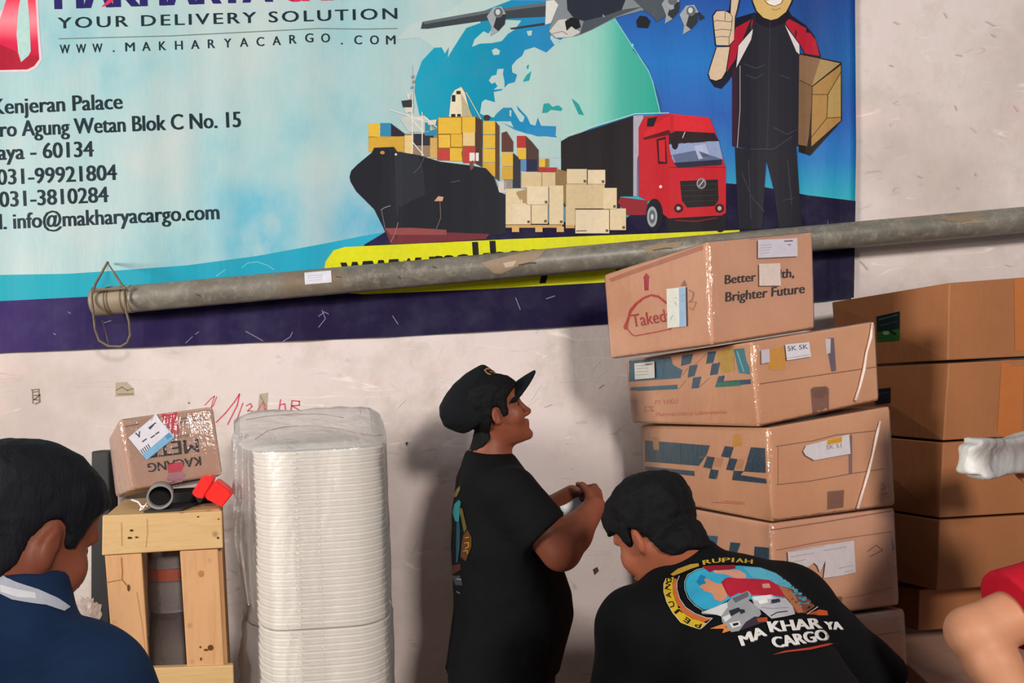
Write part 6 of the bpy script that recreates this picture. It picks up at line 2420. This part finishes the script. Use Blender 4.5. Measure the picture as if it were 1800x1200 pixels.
a.add(Z16([(150, 262), (220, 208), (330, 168), (400, 160), (405, 185), (330, 210), (240, 250), (175, 275)]), '#b9963a', 2)
top_l = 'RUPIAH'
pt_ = [(445, 175), (525, 160), (610, 152), (695, 150), (735, 154), (815, 161), (895, 170)]
for ch, (x, y), (x2, y2) in zip(top_l, pt_, pt_[1:]):
    if ch == 'I':
        x2 = x + 30
    p_ = Z16([(x, y)])[0]; q_ = Z16([(x2 - 14, y2 - 2)])[0]
    a.tris(heavy(ch, p_, q_, 7.5, 1.2, 2), '#c9a93a', 4)
# blue oval
a.add(Z16([(450, 590), (370, 545), (310, 480), (275, 400), (272, 330), (305, 260), (380, 215), (480, 190), (620, 180), (760, 178), (960, 190), (1100, 240), (1230, 330), (1350, 430), (1450, 530), (1360, 620), (1000, 640), (600, 600)]), '#0f0f10', 3)
a.add(Z16([(450, 580), (380, 540), (320, 475), (288, 400), (285, 330), (315, 268), (385, 225), (490, 200), (620, 190), (760, 186), (950, 200), (1090, 250), (1220, 340), (1340, 440), (1430, 530), (1300, 560), (1000, 500), (700, 470), (560, 560)]), '#39a7cb', 5)
a.line(Z16([(440, 588), (365, 540), (308, 478), (278, 400), (276, 330), (306, 264), (382, 218), (480, 194)]), 1.1, '#a9c3b4', 6)
a.add(Z16([(380, 330), (420, 260), (460, 280), (480, 320), (430, 380)]), '#1f7fae', 6)
a.add(Z16([(800, 200), (960, 205), (1090, 255), (1220, 345), (1300, 410), (1150, 370), (1000, 310), (880, 290)]), '#5cb5cf', 6)
a.add(Z16([(1100, 350), (1230, 390), (1380, 470), (1440, 540), (1360, 610), (1230, 600), (1180, 480)]), '#7d4a34', 6)
a.add(Z16([(1100, 350), (1220, 400), (1250, 440), (1340, 600), (1290, 610), (1200, 480), (1120, 430)]), '#b06f4c', 7)
# plain figure in red
a.add(Z16([(430, 190), (520, 180), (720, 178), (735, 210), (640, 230), (540, 225), (500, 245)]), '#8d1f30', 7)
a.add(Z16([(530, 228), (640, 225), (760, 225), (820, 260), (825, 300), (740, 300), (640, 265), (545, 252)]), '#d79b85', 8)
a.add(Z16([(405, 380), (430, 355), (470, 348), (450, 305), (480, 300), (560, 345), (610, 350), (655, 420), (650, 480), (600, 508), (545, 490), (520, 430), (450, 415), (440, 395)]), '#d2906c', 8)
a.add(Z16([(600, 330), (660, 290), (760, 300), (880, 302), (1030, 312), (1110, 360), (1180, 470), (1050, 450), (880, 450), (760, 430), (680, 470), (650, 430)]), '#b62538', 9)
a.add(Z16([(965, 350), (1030, 345), (1045, 385), (975, 388)]), '#d99a90', 10)
a.line(Z16([(640, 300), (620, 340), (660, 440)]), 1.2, '#8f1a2a', 10)
# trucks
a.add(Z16([(425, 600), (560, 550), (660, 510), (700, 470), (840, 410), (870, 440), (850, 500), (940, 560), (960, 620), (900, 680), (760, 770), (690, 780), (610, 690), (600, 630), (430, 618)]), '#9b9ca0', 10)
a.add(Z16([(430, 605), (560, 555), (655, 515), (660, 560), (600, 640), (540, 620)]), '#d6d6d6', 11)
a.add(Z16([(700, 480), (840, 415), (850, 460), (730, 520)]), '#64656c', 11)
a.add(Z16([(670, 590), (760, 560), (780, 590), (690, 640)]), '#2e2f38', 12); a.add(Z16([(760, 575), (810, 580), (815, 605), (775, 620)]), '#2e2f38', 12)
a.add(Z16([(610, 650), (680, 620), (690, 650), (640, 690)]), '#dcdcdc', 12); a.add(Z16([(670, 700), (760, 680), (780, 720), (700, 745)]), '#e0e0de', 12); a.add(Z16([(700, 705), (750, 692), (760, 712), (712, 728)]), '#22232a', 13)
a.add(Z16([(820, 690), (900, 640), (1000, 650), (1020, 680), (900, 720), (760, 770)]), '#3a2f3a', 11)
a.add(Z16([(870, 470), (1050, 445), (1090, 470), (1180, 480), (1240, 550), (1260, 620), (1180, 640), (1050, 660), (980, 600), (900, 540)]), '#b9babd', 12)
a.add(Z16([(880, 465), (1040, 448), (1060, 480), (900, 500)]), '#e3e3e2', 13); a.add(Z16([(925, 500), (1010, 485), (1020, 515), (950, 530)]), '#eeeeec', 13); a.add(Z16([(1050, 490), (1120, 480), (1130, 510), (1040, 530)]), '#35324a', 13)
a.line(Z16([(1045, 635), (1100, 605), (1190, 595)]), 1.8, '#2c2b33', 13); a.line(Z16([(960, 560), (1060, 570), (1200, 560)]), 1.2, '#8d8e92', 13)
# orange flashes, red swash
a.add(Z16([(500, 750), (640, 700), (640, 735), (690, 765), (610, 790), (625, 750)]), '#d98444', 11)
a.add(Z16([(1370, 620), (1480, 570), (1550, 580), (1560, 620), (1440, 625)]), '#c4562f', 9)
a.add(Z16([(920, 660), (1010, 645), (1020, 690), (930, 690)]), '#a9482e', 12)
a.line(Z16([(1370, 620), (1465, 545)]), 1.4, '#cfc3b4', 10)
a.add(Z16([(1060, 985), (1170, 950), (1400, 920), (1560, 885), (1650, 870), (1560, 905), (1400, 940), (1200, 960)]), '#b8412f', 9)
# words
WT = '#e6e3de'
for dxy, col, ly in (((0.8, 1.4), '#4b4a58', 13), ((0, 0), WT, 14)):
    A1 = Z16([(760, 905)])[0]; B1_ = Z16([(1010, 800)])[0]
    mk = lambda s_, p_, q_, h_, up_: a.tris(heavy(s_, (p_[0] + dxy[0], p_[1] + dxy[1]), (q_[0] + dxy[0], q_[1] + dxy[1]), h_, 3.6, 5, up=up_), col, ly)
    mk('MA', Z16([(790, 905)])[0], Z16([(1005, 810)])[0], 18, (-0.35, -0.94))
    mk('KHAR', Z16([(1045, 780)])[0], Z16([(1500, 748)])[0], 19, (-0.30, -0.95))
    mk('YA', Z16([(1545, 745)])[0], Z16([(1690, 748)])[0], 14, (-0.30, -0.95))
    mk('CARGO', Z16([(1085, 925)])[0], Z16([(1575, 850)])[0], 20, (-0.42, -0.91))
a.build('back_print', SB2, shirt2, base=0.0016, step=0.00010, label='colourful round back print with white lettering')

# ------------------------------------------------------------------ the man in navy in the foreground
f3 = Vector((math.cos(R(64)), math.sin(R(64)), 0)); r3 = f3.cross(UP)
u3, w3, v3 = frame((f3.x, f3.y), R(-27))
s3 = 0.96
C3 = at(33, 930, 1.04)
H3 = C3 - w3 * (.128 * s3) + u3 * .006
N3 = C3 - UP * .080 - f3 * .035
lo3, hi3 = Vector((-1.30, 0.55, -0.01)), Vector((-0.20, 1.60, 1.62))
Fb = Field(lo3, hi3, 0.0068)
O3 = Vector((N3.x - f3.x * 0.10, N3.y - f3.y * 0.10, 0.80))
LT = N3.z - 0.80
wt3 = (N3 - O3).normalized()
T3 = [(-0.12, .12, -.12, .170), (0.0, .125, -.115, .170), (LT * .4, .125, -.115, .180), (LT * .68, .125, -.12, .195), (LT * .82, .105, -.11, .175), (LT * .93, .08, -.085, .11), (LT, .06, -.068, .075)]
SL3, SR3 = N3 - r3 * .180 - UP * .085 + f3 * .01, N3 + r3 * .140 - UP * .105 + f3 * .01
Fb.put(P_loft(O3, wt3, f3, r3, T3, infl=-0.012), 0.001)
head(Fb, H3, u3, w3, v3, s3)
Fb.put(P_cone(N3 - UP * .03, H3 + w3 * .075 - u3 * .030, .066, .062), 0.03)
ER3, WR3 = SR3 + f3 * .10 - UP * .27 + r3 * .03, SR3 + f3 * .28 - UP * .42 - r3 * .04
EL3, WL3 = SL3 + f3 * .10 - UP * .27 - r3 * .03, SL3 + f3 * .28 - UP * .42 + r3 * .04
for S_, E_, W_ in ((SR3, ER3, WR3), (SL3, EL3, WL3)):
    Fb.put(P_cone(S_, E_, .055, .046), 0.03); Fb.put(P_cone(E_, W_, .045, .030), 0.02)
hand(Fb, WR3, f3 - UP * .2, -r3, 1, 1.0, 0.5, k=0.004)
hand(Fb, WL3, f3 - UP * .2, r3, -1, 1.0, 0.5, k=0.004)
Ft = Field(lo3, hi3, 0.009)
Ft.put(P_loft(O3, UP, f3, r3, [(-0.16, .10, -.11, .165), (-0.05, .12, -.115, .165), (0.06, .118, -.11, .162)]), 0.01)
an3 = legs(Fb, Ft, Vector((O3.x, O3.y, 0.76)), f3, r3, 0.03, -0.02, 0.092)
p3 = sdf_obj('person', Fb, M['skin_dark'], None, Vector((O3.x, O3.y, 0)))
tag(p3, 'person in navy shirt with white-striped collar, seen from behind at lower left', 'person')
sdf_obj('trousers', Ft, M['trouser_dark'], p3, label='dark trousers')
shoes(p3, an3, f3)
Fs = Field(Vector((lo3.x, lo3.y, 0.5)), hi3, 0.0068)
Fs.put(P_loft(O3, wt3, f3, r3, T3, infl=0.004), 0.001)
for S_, E_ in ((SR3, ER3), (SL3, EL3)):
    Fs.put(P_cone(S_, S_.lerp(E_, .85), .074, .074, cut=(False, True)), 0.05)
    Fs.put(P_cone(N3 - UP * .045, S_, .066, .062), 0.05)
Fs.put(P_cone(N3 - UP * .04, N3 + UP * .035 + f3 * .012, .088, .076, cut=(False, True)), 0.025)
shirt3 = sdf_obj('polo_shirt', Fs, M['navy_cotton'], p3, wob=(0.005, 6.0, 8.0), label='navy shirt')
SB3 = Surf(bvh_of(shirt3), None); SB3.dice = 6
a = Art()
a.add([(-40, 1006), (0, 1012), (30, 1024), (66, 1036), (100, 1052), (122, 1068), (112, 1076), (80, 1064), (52, 1060), (20, 1054), (0, 1044), (-40, 1030)], '#b9bdc8', 1)
a.add([(0, 1028), (30, 1036), (60, 1042), (62, 1052), (30, 1050), (0, 1040)], '#e2e3e6', 2)
a.build('collar_stripe', SB3, shirt3, base=0.001, label='white stripe round the collar')
Fh = Field(C3 - Vector((.2, .2, .22)), C3 + Vector((.2, .2, .2)), 0.005)
hair_cap(Fh, H3, u3, w3, v3, s3, 0.010, [(-.13, .015), (-.085, .02), (-.055, .04), (-.036, .080), (-.028, .130), (-.012, .142), (.006, .135), (.014, .112), (.03, .112), (.042, .16), (.075, .186), (.11, .195)], nape=(N3 - UP * .03, H3 + w3 * .075 - u3 * .030, .066, .062))
sdf_obj('hair', Fh, M['hair_soft'], p3, wob=(0.002, 50, 4.0), label='close-cropped black hair')
eyes(p3, H3, u3, w3, v3, s3)

# ------------------------------------------------------------------ the person in red at the right edge
f4 = Vector((-0.10, 0.99, 0)).normalized(); r4 = f4.cross(UP)
Y4 = 1.52
N4 = at(2000, 905, Y4); N4.z = 1.34
S4, E4, W4 = at(1888, 1036, 1.50), at(1714, 1112, 1.485), at(1800, 1262, 1.42)
S4r = N4 + r4 * .19 - UP * .085
E4r, W4r = S4r + f4 * .14 - UP * .18 + r4 * .02, at(1905, 850, 1.80)
u4, w4, v4 = frame((f4.x, f4.y), R(-8))
s4 = 0.98
H4 = N4 + UP * .035 + f4 * .035
lo4, hi4 = Vector((0.72, 1.05, -0.01)), Vector((1.75, 2.10, 1.75))
Fb = Field(lo4, hi4, 0.0068)
O4 = Vector((N4.x + 0.02, N4.y, 0.82))
LT = N4.z - 0.82
T4 = [(-0.12, .12, -.12, .170), (0.0, .12, -.115, .168), (LT * .4, .12, -.11, .175), (LT * .68, .115, -.115, .188), (LT * .84, .10, -.10, .165), (LT * .94, .075, -.08, .10), (LT, .06, -.065, .07)]
Fb.put(P_loft(O4, UP, f4, r4, T4, infl=-0.012), 0.001)
head(Fb, H4, u4, w4, v4, s4)
Fb.put(P_cone(N4 - UP * .03, H4 + w4 * .075 - u4 * .03, .062, .058), 0.03)
Fb.put(P_cone(S4, E4, .054, .048), 0.03)
Fb.put(P_ell(E4 + Vector((-0.008, 0, -0.004)), (.040, .040, .041)), 0.03)
Fb.put(P_cone(E4, E4.lerp(W4, .35), .044, .050), 0.006); Fb.put(P_cone(E4.lerp(W4, .35), W4, .050, .034), 0.006)
Fb.put(P_cone(S4r, E4r, .055, .046), 0.03); Fb.put(P_cone(E4r, W4r, .045, .030), 0.02)
hand(Fb, W4, Vector((0.8, 0.25, -0.3)), Vector((0.1, 0.1, -0.95)), 1, 1.0, 0.4, k=0.004)
hand(Fb, W4r, Vector((-0.5, 0.8, 0.0)), Vector((-0.4, 0.1, 0.9)), 1, 1.0, 0.35, k=0.004)
Ft = Field(lo4, hi4, 0.009)
Ft.put(P_loft(O4, UP, f4, r4, [(-0.16, .10, -.11, .165), (-0.05, .12, -.115, .165), (0.06, .118, -.11, .162)]), 0.01)
an4 = legs(Fb, Ft, Vector((O4.x, O4.y, 0.76)), f4, r4, 0.03, -0.02, 0.092)
p4 = sdf_obj('person', Fb, M['skin_tan'], None, Vector((O4.x, O4.y, 0)))
tag(p4, 'person in red short-sleeved shirt at right edge, bare elbow bent outward', 'person')
sdf_obj('trousers', Ft, M['trouser_blue'], p4, label='dark blue trousers')
shoes(p4, an4, f4)
Fs = Field(Vector((lo4.x, lo4.y, 0.5)), hi4, 0.0066)
Fs.put(P_loft(O4, UP, f4, r4, T4, infl=0.004), 0.001)
Fs.put(P_cone(N4 - UP * .045, S4, .066, .068), 0.05); Fs.put(P_cone(N4 - UP * .045, S4r, .066, .064), 0.05)
Fs.put(P_cone(S4, at(1774, 1073, 1.488), .070, .076, cut=(False, True)), 0.03)
Fs.put(P_cone(S4r, S4r.lerp(E4r, .7), .070, .074, cut=(False, True)), 0.05)
Fs.put(P_cone(N4 - UP * .03, N4 + UP * .012, .078, .070, cut=(False, True)), 0.02)
sdf_obj('t_shirt', Fs, M['red_cotton'], p4, wob=(0.004, 7.0, 8.0), label='red t-shirt')
Fh = Field(H4 - Vector((.2, .2, .1)), H4 + Vector((.2, .2, .35)), 0.006)
hair_cap(Fh, H4, u4, w4, v4, s4, 0.012, [(-.13, .02), (-.085, .02), (-.05, .040), (-.034, .085), (-.022, .125), (.0, .140), (.013, .11), (.03, .11), (.042, .15), (.11, .185)])
sdf_obj('hair', Fh, M['hair'], p4, label='short black hair')
eyes(p4, H4, u4, w4, v4, s4)

# --- white mailing parcel held out in front of the person in red
Fp = Field(at(1800, 800, 1.86) - Vector((.32, .2, .16)), at(1800, 800, 1.86) + Vector((.32, .2, .16)), 0.005)
a0, a1 = at(1690, 808, 1.86), at(1950, 782, 1.86)
ax_ = (a1 - a0).normalized()
up_ = (UP - ax_ * UP.dot(ax_)).normalized()
ny_ = ax_.cross(up_)
aL = (a1 - a0).length


def slab_sdf(X, Y, Z):
    px, py, pz = X - a0.x, Y - a0.y, Z - a0.z
    s_ = px * ax_.x + py * ax_.y + pz * ax_.z
    h_ = px * up_.x + py * up_.y + pz * up_.z
    d_ = px * ny_.x + py * ny_.y + pz * ny_.z
    hh = 0.046 + 0.004 * np.sin(s_ * 40) - 0.012 * (s_ < 0.03)
    q0 = np.abs(s_ - aL / 2) - aL / 2 + 0.0 + 0.25 * h_
    q1 = np.abs(h_ + 0.02 * s_ * 0) - hh
    q2 = np.abs(d_) - 0.03 + 0.01 * np.cos(h_ * 60)
    q0, q1, q2 = q0 + .012, q1 + .012, q2 + .012
    return np.sqrt(np.maximum(q0, 0) ** 2 + np.maximum(q1, 0) ** 2 + np.maximum(q2, 0) ** 2) + np.minimum(np.maximum(q0, np.maximum(q1, q2)), 0) - .012


Fp.put((slab_sdf, np.array(Fp.lo), np.array(Fp.lo) + 0.64), 0.001)
M['mailer'] = cloth('white_mailer_plastic', '#d3d5d0', '#dfe1dd', 0.35, 60, 0.6)
pm = sdf_obj('mailing_parcel', Fp, M['mailer'], None, a0.lerp(a1, .5), wob=(0.003, 14, 3.0))
tag(pm, 'crumpled white plastic mailing parcel held in front of the brown cartons at right', 'parcel')
